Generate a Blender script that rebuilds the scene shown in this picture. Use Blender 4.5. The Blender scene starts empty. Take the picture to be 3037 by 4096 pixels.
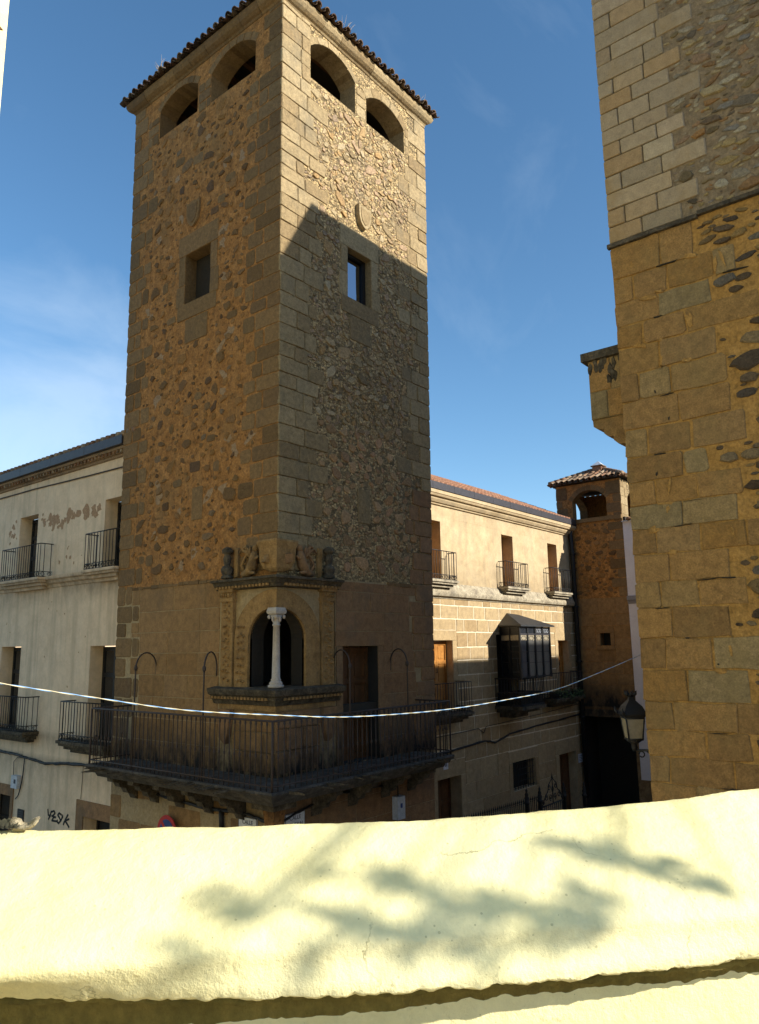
import bpy, bmesh, math, random
import numpy as np
from mathutils import Vector, Matrix, noise
from mathutils.geometry import tessellate_polygon

S = bpy.context.scene
COL = S.collection
R = math.radians
rng = random.Random(7)

# ------------------------------------------------------------------ camera
CAM = Vector((-8.398, -8.987, 0.0))
hd, pt, rl = R(39.01), R(10.27), R(-0.861)
fw = Vector((math.cos(hd)*math.cos(pt), math.sin(hd)*math.cos(pt), math.sin(pt)))
r0 = Vector((math.sin(hd), -math.cos(hd), 0)); u0 = r0.cross(fw)
rt = r0*math.cos(rl)+u0*math.sin(rl); up = -r0*math.sin(rl)+u0*math.cos(rl)
cd = bpy.data.cameras.new('camera'); cam = bpy.data.objects.new('camera', cd); COL.objects.link(cam)
m = Matrix((rt, up, -fw)).transposed().to_4x4(); m.translation = CAM
cam.matrix_world = m
cd.sensor_width = 36; cd.sensor_fit = 'AUTO'; cd.lens = 26.176
cd.clip_start = 0.05; cd.clip_end = 4000
S.camera = cam

# ------------------------------------------------------------------ light
SUN_AZ, SUN_EL = 15.0, 25.5            # towards +X of -Y
sd = Vector((math.cos(R(SUN_EL))*math.sin(R(SUN_AZ)), -math.cos(R(SUN_EL))*math.cos(R(SUN_AZ)), math.sin(R(SUN_EL))))
sl = bpy.data.lights.new('sun', 'SUN'); sl.energy = 5.0; sl.angle = R(0.55); sl.color = (1.0, 0.955, 0.86)
so = bpy.data.objects.new('sun', sl); COL.objects.link(so)
so.rotation_euler = sd.to_track_quat('Z', 'Y').to_euler(); so.location = (0, -30, 40)

W = bpy.data.worlds.new('World'); S.world = W; W.use_nodes = True
nt = W.node_tree; nt.nodes.clear()
def N_(t, typ, **kw):
    n = t.nodes.new(typ)
    for k, v in kw.items(): setattr(n, k, v)
    return n
sky = N_(nt, 'ShaderNodeTexSky', sky_type='NISHITA', sun_disc=False, sun_elevation=R(SUN_EL),
         sun_rotation=math.atan2(sd.x, sd.y), altitude=600, air_density=1.0, dust_density=0.4, ozone_density=2.2)
bg = N_(nt, 'ShaderNodeBackground'); bg.inputs[1].default_value = 0.095
wo = N_(nt, 'ShaderNodeOutputWorld')
tc = N_(nt, 'ShaderNodeTexCoord'); mp = N_(nt, 'ShaderNodeMapping')
mp.inputs['Rotation'].default_value = (R(20), R(-35), R(30)); mp.inputs['Scale'].default_value = (1.3, 4.2, 2.6)
mp.inputs['Location'].default_value = (2.35, 1.7, 3.1)
cn = N_(nt, 'ShaderNodeTexNoise'); cn.inputs['Scale'].default_value = 1.6; cn.inputs['Detail'].default_value = 9
cn.inputs['Roughness'].default_value = 0.58; cn.inputs['Distortion'].default_value = 0.7
cr = N_(nt, 'ShaderNodeValToRGB'); cr.color_ramp.elements[0].position = 0.57; cr.color_ramp.elements[1].position = 0.95
cm = N_(nt, 'ShaderNodeMath', operation='MULTIPLY'); cm.inputs[1].default_value = 0.30
mx = N_(nt, 'ShaderNodeMixRGB'); mx.inputs[2].default_value = (5.7, 6.7, 7.7, 1)
L = nt.links.new
L(tc.outputs['Generated'], mp.inputs[0]); L(mp.outputs[0], cn.inputs['Vector']); L(cn.outputs['Fac'], cr.inputs[0])
# a thicker bank of cirrus low in the north-west (left of the tower)
sx = N_(nt, 'ShaderNodeVectorMath', operation='DOT_PRODUCT'); sx.inputs[1].default_value = (0.46, 0.87, 0.14)
L(tc.outputs['Generated'], sx.inputs[0])
bank = N_(nt, 'ShaderNodeMapRange'); bank.inputs[1].default_value = 0.93; bank.inputs[2].default_value = 1.0
bank.inputs[3].default_value = 0.0; bank.inputs[4].default_value = 0.65
L(sx.outputs['Value'], bank.inputs[0])
ad = N_(nt, 'ShaderNodeMath', operation='ADD'); L(cn.outputs['Fac'], ad.inputs[0]); 
bm_ = N_(nt, 'ShaderNodeMath', operation='MULTIPLY'); L(bank.outputs[0], bm_.inputs[0]); bm_.inputs[1].default_value = 0.75
L(bm_.outputs[0], ad.inputs[1]); L(ad.outputs[0], cr.inputs[0])
amt = N_(nt, 'ShaderNodeMath', operation='MULTIPLY_ADD'); L(bank.outputs[0], amt.inputs[0]); amt.inputs[1].default_value = .55; amt.inputs[2].default_value = .13
L(cr.outputs[0], cm.inputs[0]); L(amt.outputs[0], cm.inputs[1]); L(cm.outputs[0], mx.inputs[0])
hs = N_(nt, 'ShaderNodeHueSaturation'); hs.inputs['Saturation'].default_value = 1.15; hs.inputs['Value'].default_value = 1.26; hs.inputs['Hue'].default_value = 0.494
L(sky.outputs[0], hs.inputs['Color']); L(hs.outputs[0], mx.inputs[1]); L(mx.outputs[0], bg.inputs[0]); L(bg.outputs[0], wo.inputs[0])

S.view_settings.view_transform = 'Standard'; S.view_settings.look = 'None'
S.view_settings.exposure = 0.75; S.view_settings.gamma = 1.0

# ------------------------------------------------------------------ materials
def mat(name, cols, island=False, nscale=5, namt=.35, bump=.4, bscale=40, rough=.9, dark=None, darkamt=0, streak=None,
        mold=None, metal=0.0, spec=.25, fine=.12, cobble=None, pits=0., cracks=0., specks=0.):
    """cols: list of colours ramped by per-stone random (island) or by noise; mold: [(z_clean, z_black, strength)]"""
    M = bpy.data.materials.new(name); M.use_nodes = True; t = M.node_tree; t.nodes.clear(); L = t.links.new
    out = N_(t, 'ShaderNodeOutputMaterial'); b = N_(t, 'ShaderNodeBsdfPrincipled')
    b.inputs['Roughness'].default_value = rough; b.inputs['Metallic'].default_value = metal
    b.inputs['Specular IOR Level'].default_value = spec
    L(b.outputs[0], out.inputs[0])
    tc = N_(t, 'ShaderNodeTexCoord'); V = tc.outputs['Object']
    n1 = N_(t, 'ShaderNodeTexNoise'); n1.inputs['Scale'].default_value = nscale; n1.inputs['Detail'].default_value = 8
    n1.inputs['Roughness'].default_value = .62; L(V, n1.inputs['Vector'])
    rp = N_(t, 'ShaderNodeValToRGB'); e = rp.color_ramp.elements
    while len(e) < len(cols): e.new(.5)
    for i, c in enumerate(cols):
        lo, hi = (0.0, 1.0) if island else (.28, .72)
        e[i].position = lo+(hi-lo)*i/max(1, len(cols)-1); e[i].color = (*c, 1)
    if island:
        g = N_(t, 'ShaderNodeNewGeometry'); L(g.outputs['Random Per Island'], rp.inputs[0])
    else:
        L(n1.outputs['Fac'], rp.inputs[0])
    col = rp.outputs[0]
    def mul(col, fac):
        x = N_(t, 'ShaderNodeMixRGB', blend_type='MULTIPLY'); x.inputs[0].default_value = 1
        L(col, x.inputs[1]); L(fac, x.inputs[2]); return x.outputs[0]
    n2 = N_(t, 'ShaderNodeTexNoise'); n2.inputs['Scale'].default_value = nscale*2.7; n2.inputs['Detail'].default_value = 10
    n2.inputs['Roughness'].default_value = .7; L(V, n2.inputs['Vector'])
    mr = N_(t, 'ShaderNodeMapRange'); mr.inputs[1].default_value = .3; mr.inputs[2].default_value = .7
    mr.inputs[3].default_value = 1-namt; mr.inputs[4].default_value = 1+namt*.6; L(n2.outputs['Fac'], mr.inputs[0])
    col = mul(col, mr.outputs[0])
    n3 = N_(t, 'ShaderNodeTexNoise'); n3.inputs['Scale'].default_value = bscale; n3.inputs['Detail'].default_value = 6
    n3.inputs['Roughness'].default_value = .7; L(V, n3.inputs['Vector'])
    m3 = N_(t, 'ShaderNodeMapRange'); m3.inputs[1].default_value = .3; m3.inputs[2].default_value = .7
    m3.inputs[3].default_value = 1-fine*1.6; m3.inputs[4].default_value = 1+fine; L(n3.outputs['Fac'], m3.inputs[0])
    col = mul(col, m3.outputs[0])
    hextra = None
    if cobble:      # (scale, gap colour, gap width): small packed stones
        wv = N_(t, 'ShaderNodeMixRGB', blend_type='ADD'); wv.inputs[0].default_value = .06; L(V, wv.inputs[1]); L(n2.outputs['Color'], wv.inputs[2])
        ve = N_(t, 'ShaderNodeTexVoronoi', feature='DISTANCE_TO_EDGE'); vc = N_(t, 'ShaderNodeTexVoronoi', feature='F1')
        mq = N_(t, 'ShaderNodeMapping'); mq.inputs['Scale'].default_value = (1, 1, 1.5); L(wv.outputs[0], mq.inputs[0])
        for q in (ve, vc): q.inputs['Scale'].default_value = cobble[0]; L(mq.outputs[0], q.inputs['Vector'])
        sc_ = N_(t, 'ShaderNodeSeparateColor'); L(vc.outputs['Color'], sc_.inputs[0])
        mc = N_(t, 'ShaderNodeMapRange'); mc.inputs[3].default_value = .45; mc.inputs[4].default_value = 1.45; L(sc_.outputs[0], mc.inputs[0])
        col = mul(col, mc.outputs[0])
        mg = N_(t, 'ShaderNodeMapRange', clamp=True); mg.inputs[1].default_value = 0; mg.inputs[2].default_value = cobble[2]; L(ve.outputs['Distance'], mg.inputs[0])
        x = N_(t, 'ShaderNodeMixRGB'); L(mg.outputs[0], x.inputs[0]); x.inputs[1].default_value = (*cobble[1], 1); L(col, x.inputs[2]); col = x.outputs[0]
        hextra = mg.outputs[0]
    if specks:
        vs_ = N_(t, 'ShaderNodeTexVoronoi', feature='F1'); vs_.inputs['Scale'].default_value = 95; L(V, vs_.inputs['Vector'])
        sc2 = N_(t, 'ShaderNodeSeparateColor'); L(vs_.outputs['Color'], sc2.inputs[0])
        rr_ = N_(t, 'ShaderNodeMapRange', clamp=True); rr_.inputs[1].default_value = .8; rr_.inputs[2].default_value = 1.0; rr_.inputs[3].default_value = 0; rr_.inputs[4].default_value = .26; L(sc2.outputs[0], rr_.inputs[0])
        lt = N_(t, 'ShaderNodeMath', operation='LESS_THAN'); L(vs_.outputs['Distance'], lt.inputs[0]); L(rr_.outputs[0], lt.inputs[1])
        mm = N_(t, 'ShaderNodeMath', operation='MULTIPLY'); L(lt.outputs[0], mm.inputs[0]); mm.inputs[1].default_value = specks
        x = N_(t, 'ShaderNodeMixRGB'); L(mm.outputs[0], x.inputs[0]); L(col, x.inputs[1]); x.inputs[2].default_value = (*[q*.35 for q in cols[0]], 1); col = x.outputs[0]
    if cracks:
        wv3 = N_(t, 'ShaderNodeMixRGB', blend_type='ADD'); wv3.inputs[0].default_value = .35; L(V, wv3.inputs[1]); L(n1.outputs['Color'], wv3.inputs[2])
        vk = N_(t, 'ShaderNodeTexVoronoi', feature='DISTANCE_TO_EDGE'); vk.inputs['Scale'].default_value = 1.9; L(wv3.outputs[0], vk.inputs['Vector'])
        mk = N_(t, 'ShaderNodeMapRange', clamp=True); mk.inputs[1].default_value = 0; mk.inputs[2].default_value = .006; mk.inputs[3].default_value = cracks; mk.inputs[4].default_value = 0; L(vk.outputs['Distance'], mk.inputs[0])
        gate = N_(t, 'ShaderNodeMapRange', clamp=True); gate.inputs[1].default_value = .5; gate.inputs[2].default_value = .6; L(n1.outputs['Fac'], gate.inputs[0])
        mm = N_(t, 'ShaderNodeMath', operation='MULTIPLY'); L(mk.outputs[0], mm.inputs[0]); L(gate.outputs[0], mm.inputs[1])
        x = N_(t, 'ShaderNodeMixRGB'); L(mm.outputs[0], x.inputs[0]); L(col, x.inputs[1]); x.inputs[2].default_value = (*[q*.3 for q in cols[0]], 1); col = x.outputs[0]
        hextra = None
    if pits:
        vp = N_(t, 'ShaderNodeTexVoronoi', feature='F1'); vp.inputs['Scale'].default_value = 9
        wv2 = N_(t, 'ShaderNodeMixRGB', blend_type='ADD'); wv2.inputs[0].default_value = .12; L(V, wv2.inputs[1]); L(n2.outputs['Color'], wv2.inputs[2]); L(wv2.outputs[0], vp.inputs['Vector'])
        mk = N_(t, 'ShaderNodeMapRange', clamp=True); mk.inputs[1].default_value = .10; mk.inputs[2].default_value = .30; mk.inputs[3].default_value = pits; mk.inputs[4].default_value = 0; L(vp.outputs['Distance'], mk.inputs[0])
        x = N_(t, 'ShaderNodeMixRGB'); L(mk.outputs[0], x.inputs[0]); L(col, x.inputs[1]); x.inputs[2].default_value = (*[q*.32 for q in cols[0]], 1); col = x.outputs[0]
    if dark:
        n4 = N_(t, 'ShaderNodeTexNoise'); n4.inputs['Scale'].default_value = 1.3; n4.inputs['Detail'].default_value = 9
        n4.inputs['Roughness'].default_value = .68; mpp = N_(t, 'ShaderNodeMapping'); mpp.inputs['Scale'].default_value = (1, 1, .55)
        mpp.inputs['Location'].default_value = (3, 7, 2)
        L(V, mpp.inputs[0]); L(mpp.outputs[0], n4.inputs['Vector'])
        m4 = N_(t, 'ShaderNodeMapRange'); m4.inputs[1].default_value = .52; m4.inputs[2].default_value = .68
        m4.inputs[3].default_value = 0; m4.inputs[4].default_value = darkamt; L(n4.outputs['Fac'], m4.inputs[0])
        x = N_(t, 'ShaderNodeMixRGB'); L(m4.outputs[0], x.inputs[0]); L(col, x.inputs[1]); x.inputs[2].default_value = (*dark, 1)
        col = x.outputs[0]
    if streak:   # rain streaks: (colour, amount)
        n5 = N_(t, 'ShaderNodeTexNoise'); n5.inputs['Scale'].default_value = 3.2; n5.inputs['Detail'].default_value = 7
        mpp = N_(t, 'ShaderNodeMapping'); mpp.inputs['Scale'].default_value = (1.6, 1.6, .09); L(V, mpp.inputs[0]); L(mpp.outputs[0], n5.inputs['Vector'])
        m5 = N_(t, 'ShaderNodeMapRange'); m5.inputs[1].default_value = .5; m5.inputs[2].default_value = .72
        m5.inputs[3].default_value = 0; m5.inputs[4].default_value = streak[1]; L(n5.outputs['Fac'], m5.inputs[0])
        x = N_(t, 'ShaderNodeMixRGB'); L(m5.outputs[0], x.inputs[0]); L(col, x.inputs[1]); x.inputs[2].default_value = (*streak[0], 1)
        col = x.outputs[0]
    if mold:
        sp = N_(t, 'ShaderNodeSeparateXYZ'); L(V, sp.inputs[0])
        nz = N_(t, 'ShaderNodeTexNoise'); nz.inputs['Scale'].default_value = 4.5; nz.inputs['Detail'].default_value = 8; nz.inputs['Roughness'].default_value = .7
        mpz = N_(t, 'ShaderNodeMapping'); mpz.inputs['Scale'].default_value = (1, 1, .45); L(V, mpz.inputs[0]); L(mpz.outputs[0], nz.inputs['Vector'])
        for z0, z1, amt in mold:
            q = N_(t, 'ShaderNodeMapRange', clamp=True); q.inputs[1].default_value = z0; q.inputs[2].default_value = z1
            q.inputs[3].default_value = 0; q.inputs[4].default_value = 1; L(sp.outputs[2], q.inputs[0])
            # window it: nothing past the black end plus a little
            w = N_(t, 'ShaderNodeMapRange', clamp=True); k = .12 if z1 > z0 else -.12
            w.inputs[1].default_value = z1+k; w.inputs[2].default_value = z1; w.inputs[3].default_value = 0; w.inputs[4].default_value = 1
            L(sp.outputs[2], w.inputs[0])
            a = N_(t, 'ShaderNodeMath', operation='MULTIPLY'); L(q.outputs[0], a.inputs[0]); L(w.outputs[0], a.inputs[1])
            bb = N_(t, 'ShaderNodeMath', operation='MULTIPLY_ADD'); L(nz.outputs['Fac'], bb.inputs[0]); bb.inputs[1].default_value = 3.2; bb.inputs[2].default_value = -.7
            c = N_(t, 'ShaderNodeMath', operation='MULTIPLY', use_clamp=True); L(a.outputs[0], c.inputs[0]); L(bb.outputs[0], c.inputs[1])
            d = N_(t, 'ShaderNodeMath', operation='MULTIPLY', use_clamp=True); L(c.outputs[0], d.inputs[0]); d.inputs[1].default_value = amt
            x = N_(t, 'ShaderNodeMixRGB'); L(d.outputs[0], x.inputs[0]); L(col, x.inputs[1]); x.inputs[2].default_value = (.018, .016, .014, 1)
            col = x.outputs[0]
    L(col, b.inputs['Base Color'])
    if bump:
        a = N_(t, 'ShaderNodeMath', operation='ADD'); L(n2.outputs['Fac'], a.inputs[0])
        hh = N_(t, 'ShaderNodeMath', operation='MULTIPLY'); L(n3.outputs['Fac'], hh.inputs[0]); hh.inputs[1].default_value = .55
        L(hh.outputs[0], a.inputs[1])
        if hextra is not None:
            a2 = N_(t, 'ShaderNodeMath', operation='MULTIPLY_ADD'); L(hextra, a2.inputs[0]); a2.inputs[1].default_value = 1.1; L(a.outputs[0], a2.inputs[2]); a = a2
        bp = N_(t, 'ShaderNodeBump'); bp.inputs['Strength'].default_value = bump; bp.inputs['Distance'].default_value = .03
        L(a.outputs[0], bp.inputs['Height']); L(bp.outputs[0], b.inputs['Normal'])
    return M

def flat(name, c, rough=.6, metal=0., spec=.4, var=.15):
    return mat(name, [tuple(x*(1-var) for x in c), tuple(x*(1+var) for x in c)], nscale=7, namt=.2, bump=.12, rough=rough, metal=metal, spec=spec, fine=.06)

def glassy(name, c, rough=.03, spec=.8):
    M = bpy.data.materials.new(name); M.use_nodes = True; b = M.node_tree.nodes['Principled BSDF']
    b.inputs['Base Color'].default_value = (*c, 1); b.inputs['Roughness'].default_value = rough; b.inputs['Specular IOR Level'].default_value = spec
    return M

GZ = -5.3    # street level
def Z(z): return z-GZ
M = {}
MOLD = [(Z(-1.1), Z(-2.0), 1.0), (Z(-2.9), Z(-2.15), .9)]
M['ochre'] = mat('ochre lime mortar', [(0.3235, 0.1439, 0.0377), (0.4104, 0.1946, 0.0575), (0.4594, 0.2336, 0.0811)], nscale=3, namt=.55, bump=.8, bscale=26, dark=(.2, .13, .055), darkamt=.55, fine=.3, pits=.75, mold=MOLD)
M['ochre2'] = mat('pale pinkish repair mortar', [(0.324, 0.207, 0.114), (0.414, 0.279, 0.1615)], nscale=5, namt=.4, bump=.6, bscale=30, fine=.25)
M['greymortar'] = mat('grey lime mortar', [(0.3633, 0.248, 0.1147), (0.5031, 0.3576, 0.1721), (0.6009, 0.4267, 0.2131)], nscale=4, namt=.45, bump=1.0, bscale=22, dark=(.17, .14, .10), darkamt=.5, fine=.3, cobble=(15, (.13, .10, .065), .07), mold=MOLD)
M['brownmortar'] = mat('brown weathered render', [(0.1872, 0.1162, 0.054), (0.2626, 0.1656, 0.079), (0.3094, 0.207, 0.108)], nscale=3, namt=.4, bump=.6, bscale=26, dark=(.12, .085, .05), darkamt=.6, fine=.2, mold=MOLD)
M['joint'] = mat('pale pointing', [(0.351, 0.252, 0.128), (0.4485, 0.3324, 0.188)], nscale=5, namt=.3, bump=.5, bscale=30, mold=MOLD)
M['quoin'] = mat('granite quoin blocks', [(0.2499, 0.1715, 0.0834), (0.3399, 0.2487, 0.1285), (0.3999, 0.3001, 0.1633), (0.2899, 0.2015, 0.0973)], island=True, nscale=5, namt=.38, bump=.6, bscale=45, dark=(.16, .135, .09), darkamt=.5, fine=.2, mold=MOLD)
M['quoinshade'] = mat('shade-toned quoin blocks', [(0.157, 0.0925, 0.0375), (0.2157, 0.1327, 0.0568), (0.2648, 0.1606, 0.069), (0.187, 0.1127, 0.0507)], island=True, nscale=5, namt=.35, bump=.6, bscale=45, dark=(.12, .085, .05), darkamt=.5, fine=.2, mold=MOLD)  # darker copy of the quoin stone for shaded faces, shade put in its colour
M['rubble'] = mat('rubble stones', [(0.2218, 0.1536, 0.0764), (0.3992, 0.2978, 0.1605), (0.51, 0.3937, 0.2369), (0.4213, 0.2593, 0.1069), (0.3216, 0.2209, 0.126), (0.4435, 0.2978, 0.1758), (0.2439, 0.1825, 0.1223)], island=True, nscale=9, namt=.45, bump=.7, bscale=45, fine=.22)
M['rubbleshade'] = mat('brown rubble stones', [(0.2652, 0.1633, 0.0777), (0.4169, 0.2598, 0.1277), (0.5306, 0.3416, 0.1777), (0.4359, 0.2376, 0.0999), (0.3411, 0.2079, 0.111), (0.5117, 0.297, 0.1554)], island=True, nscale=9, namt=.4, bump=.7, bscale=45, fine=.22)
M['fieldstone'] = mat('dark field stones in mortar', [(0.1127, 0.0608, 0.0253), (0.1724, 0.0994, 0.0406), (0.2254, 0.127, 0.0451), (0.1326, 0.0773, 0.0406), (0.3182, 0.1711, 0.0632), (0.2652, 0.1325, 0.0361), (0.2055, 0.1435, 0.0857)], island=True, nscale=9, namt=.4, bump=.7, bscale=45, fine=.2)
M['ashlar'] = mat('warm ashlar blocks', [(0.2576, 0.1426, 0.0532), (0.3106, 0.1782, 0.0712), (0.2791, 0.1651, 0.0712), (0.332, 0.1913, 0.0789)], island=True, nscale=3, namt=.35, bump=.4, bscale=50, dark=(.15, .10, .055), darkamt=.5, fine=.18, mold=MOLD)
M['ashlarR'] = mat('grey brown ashlar blocks', [(0.2649, 0.1435, 0.0652), (0.3092, 0.174, 0.0815), (0.2755, 0.1611, 0.0779), (0.32, 0.1776, 0.0852)], island=True, nscale=3, namt=.35, bump=.4, bscale=50, dark=(.13, .10, .07), darkamt=.6, fine=.18, mold=MOLD)
M['carved'] = mat('carved sandstone', [(0.2665, 0.1488, 0.0532), (0.3502, 0.2076, 0.0789), (0.3927, 0.2388, 0.0997)], nscale=4, namt=.4, bump=.6, bscale=40, dark=(.08, .06, .04), darkamt=.6, fine=.2)
M['blackstone'] = mat('lichen blackened stone', [(0.035, 0.029, 0.021), (0.1, 0.08, 0.054), (0.17, 0.135, 0.09)], nscale=6, namt=.5, bump=.9, bscale=35, fine=.3)
M['slabstone'] = mat('dark worn paving slab', [(0.03, 0.026, 0.022), (0.075, 0.067, 0.058), (0.12, 0.105, 0.09)], nscale=4, namt=.4, bump=.5, fine=.2)
M['marble'] = mat('pale marble', [(0.42, 0.35, 0.29), (0.52, 0.45, 0.38)], nscale=6, namt=.15, bump=.1, rough=.5)
M['iron'] = flat('black wrought iron', (.012, .0115, .012), rough=.55)
M['rustiron'] = flat('brown rusted iron', (.05, .035, .03), rough=.7)
M['dark'] = flat('dark interior', (.03, .024, .018), rough=1)
M['interior'] = flat('dim interior plaster', (.045, .036, .026), rough=1)
M['wood'] = mat('varnished orange wood', [(.30, .12, .02), (.50, .22, .045)], nscale=4, namt=.3, bump=.2, rough=.45, spec=.4, streak=((.14, .05, .01), .6))
M['olddoor'] = mat('old brown door wood', [(.10, .045, .018), (.16, .075, .03)], nscale=4, namt=.3, bump=.3, rough=.6, streak=((.06, .03, .012), .7))
M['tile'] = mat('terracotta roof tiles', [(.14, .09, .055), (.28, .14, .075), (.36, .23, .13), (.40, .30, .20), (.20, .13, .08)], island=True, nscale=12, namt=.5, bump=.5, dark=(.05, .045, .035), darkamt=.7, fine=.25)
M['oldtile'] = mat('sooty old roof tiles', [(.05, .035, .025), (.11, .06, .035), (.16, .10, .06), (.20, .15, .10)], island=True, nscale=12, namt=.5, bump=.5, dark=(.03, .026, .02), darkamt=.8, fine=.25)
M['redtile'] = mat('red roof tiles', [(0.273, 0.1275, 0.076), (0.351, 0.187, 0.114), (0.234, 0.119, 0.076)], island=True, nscale=10, namt=.4, bump=.5, dark=(.20, .12, .08), darkamt=.5, fine=.2)
M['gutter'] = flat('slate grey metal gutter', (.055, .05, .054), rough=.5, metal=.3)
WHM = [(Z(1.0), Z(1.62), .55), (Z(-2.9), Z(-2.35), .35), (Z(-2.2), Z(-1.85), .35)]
M['white'] = mat('stained white plaster', [(0.6612, 0.4865, 0.3175), (0.7538, 0.5635, 0.3757), (0.8199, 0.6288, 0.4339)], nscale=1.2, namt=.14, bump=.25, bscale=18, streak=((.38, .30, .20), .55), fine=.05, mold=WHM)
M['peel'] = mat('bare brown plaster patch', [(0.38, 0.22, 0.12), (0.46, 0.29, 0.165)], nscale=10, namt=.3, bump=.4)
M['whiteclean'] = mat('clean white plaster', [(0.66, 0.6, 0.61), (0.72, 0.67, 0.68)], nscale=2, namt=.06, bump=.15, bscale=18, fine=.04)
M['greyband'] = flat('grey painted band', (.26, .24, .25), rough=.8)
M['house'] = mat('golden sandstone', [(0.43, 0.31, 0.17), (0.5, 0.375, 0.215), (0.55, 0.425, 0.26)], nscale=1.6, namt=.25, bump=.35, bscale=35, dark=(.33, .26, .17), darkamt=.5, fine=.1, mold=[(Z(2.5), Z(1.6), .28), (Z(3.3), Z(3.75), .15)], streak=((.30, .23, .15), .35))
M['houseblk'] = mat('golden ashlar blocks', [(.32, .215, .105), (.38, .27, .14), (.43, .315, .17), (.35, .25, .135)], island=True, nscale=2.5, namt=.3, bump=.35, bscale=40, dark=(.26, .19, .12), darkamt=.5, fine=.13)
M['housejoint'] = mat('cream pointing', [(0.66, 0.55, 0.38), (0.76, 0.65, 0.47)], nscale=5, namt=.2, bump=.3)
M['ledge'] = mat('weathered pale ledge', [(.22, .18, .13), (.38, .32, .22), (.50, .43, .31)], nscale=5, namt=.45, bump=.6, fine=.2, dark=(.10, .085, .065), darkamt=.6)
M['churchjoint'] = mat('orange church mortar', [(0.3535, 0.1911, 0.0496), (0.4388, 0.2513, 0.0768)], nscale=4, namt=.3, bump=.7, bscale=30, fine=.25, pits=.5)
M['churchjoint2'] = mat('brown church joints', [(0.098, 0.071, 0.041), (0.165, 0.128, 0.075)], nscale=4, namt=.3, bump=.7, bscale=30, fine=.2)
M['church'] = mat('ochre church ashlar', [(0.2303, 0.1697, 0.085), (0.3038, 0.2182, 0.105), (0.289, 0.1573, 0.0461), (0.3443, 0.1954, 0.0665), (0.3073, 0.1791, 0.0665), (0.2459, 0.1411, 0.0513), (0.3196, 0.2008, 0.0873)], island=True, nscale=4, namt=.35, bump=.55, bscale=60, dark=(.20, .145, .06), darkamt=.5, fine=.25)
M['churchup'] = mat('pale church ashlar', [(0.315, 0.231, 0.1418), (0.42, 0.336, 0.2258), (0.3622, 0.2363, 0.1155), (0.3885, 0.2992, 0.1943), (0.2888, 0.2258, 0.147), (0.4095, 0.315, 0.21)], island=True, nscale=4, namt=.25, bump=.4, bscale=60, dark=(.30, .195, .08), darkamt=.75, fine=.15)
M['churchmort'] = mat('taupe rubble mortar', [(0.225, 0.165, 0.1), (0.3, 0.225, 0.14)], nscale=5, namt=.4, bump=.8, bscale=25, fine=.25)
M['churchrub'] = mat('mixed rubble', [(0.072, 0.0576, 0.0432), (0.3456, 0.2496, 0.1056), (0.4032, 0.336, 0.2208), (0.192, 0.1776, 0.1632), (0.3648, 0.192, 0.0672), (0.1248, 0.096, 0.0672), (0.432, 0.3744, 0.2688)], island=True, nscale=9, namt=.35, bump=.7, bscale=60, fine=.25)
M['slate'] = mat('dark slate rubble', [(0.07, 0.046, 0.028), (0.1, 0.068, 0.04), (0.13, 0.09, 0.055), (0.21, 0.155, 0.09), (0.28, 0.18, 0.065), (0.075, 0.055, 0.04), (0.16, 0.14, 0.11)], island=True, nscale=9, namt=.4, bump=.8, bscale=60, fine=.25)
M['cream'] = mat('cream painted render', [(0.79, 0.68, 0.315), (0.855, 0.755, 0.39), (0.885, 0.79, 0.44)], nscale=2.5, namt=.09, cracks=.8, specks=.4, bump=.38, bscale=28, dark=(.68, .575, .24), darkamt=.35, fine=.05, rough=.85)
M['olive'] = mat('render with painted lip shade', [(0.2, 0.145, 0.03), (0.31, 0.23, 0.055)], nscale=5, namt=.4, bump=.6, dark=(.10, .10, .02), darkamt=.5)  # dark olive tone paints the shade below the coping lip
M['street'] = mat('granite paving', [(0.3, 0.235, 0.16), (0.38, 0.305, 0.215)], nscale=3, namt=.3, bump=.4)
M['glass'] = glassy('window glass', (.015, .017, .02))
M['skyglass'] = glassy('mirrored plate glass', (.27, .29, .33), rough=.02, spec=1.0); M['skyglass'].node_tree.nodes['Principled BSDF'].inputs['Metallic'].default_value = 1.0
M['curtain'] = flat('grey blind behind glass', (.10, .095, .085), rough=.3)
M['bayroof'] = flat('dark lead roof', (.024, .025, .027), rough=.55)
M['milk'] = flat('milky lantern glass', (.30, .255, .18), rough=.25)
M['blackp'] = flat('black spray paint', (.012, .012, .012), rough=.8)
M['red'] = flat('red enamel', (.45, .02, .02), rough=.4)
M['blue'] = flat('blue enamel', (.02, .05, .22), rough=.4)
M['signw'] = flat('white glazed plaque', (.60, .60, .62), rough=.35)
M['ink'] = flat('dark lettering', (.03, .03, .05), rough=.6)
M['greybox'] = flat('light grey plastic', (.50, .52, .56), rough=.5)
M['bluec'] = flat('blue strand', (.18, .36, .62), rough=.4)
M['yelc'] = flat('cream strand', (.58, .50, .31), rough=.4)
M['straw'] = flat('dry straw', (.42, .30, .15), rough=.9)
M['leaf'] = flat('green leaf', (.05, .085, .025), rough=.7)
M['bark'] = flat('brown bark', (.12, .085, .05), rough=.9)
M['husk'] = mat('dry palm husk', [(.14, .10, .05), (.33, .27, .16), (.42, .36, .24)], nscale=30, namt=.4, bump=.5)
M['huskd'] = flat('dark dry leaf', (.06, .055, .03), rough=.9)

# ------------------------------------------------------------------ mesh tools
class Fr:
    """a wall frame: P(u along, v height, d outward)"""
    def __init__(s, o, U, N): s.o, s.U, s.N = Vector(o), Vector(U), Vector(N)
    def P(s, u, v, d=0.): return s.o+s.U*u+Vector((0, 0, v))+s.N*d

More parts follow.
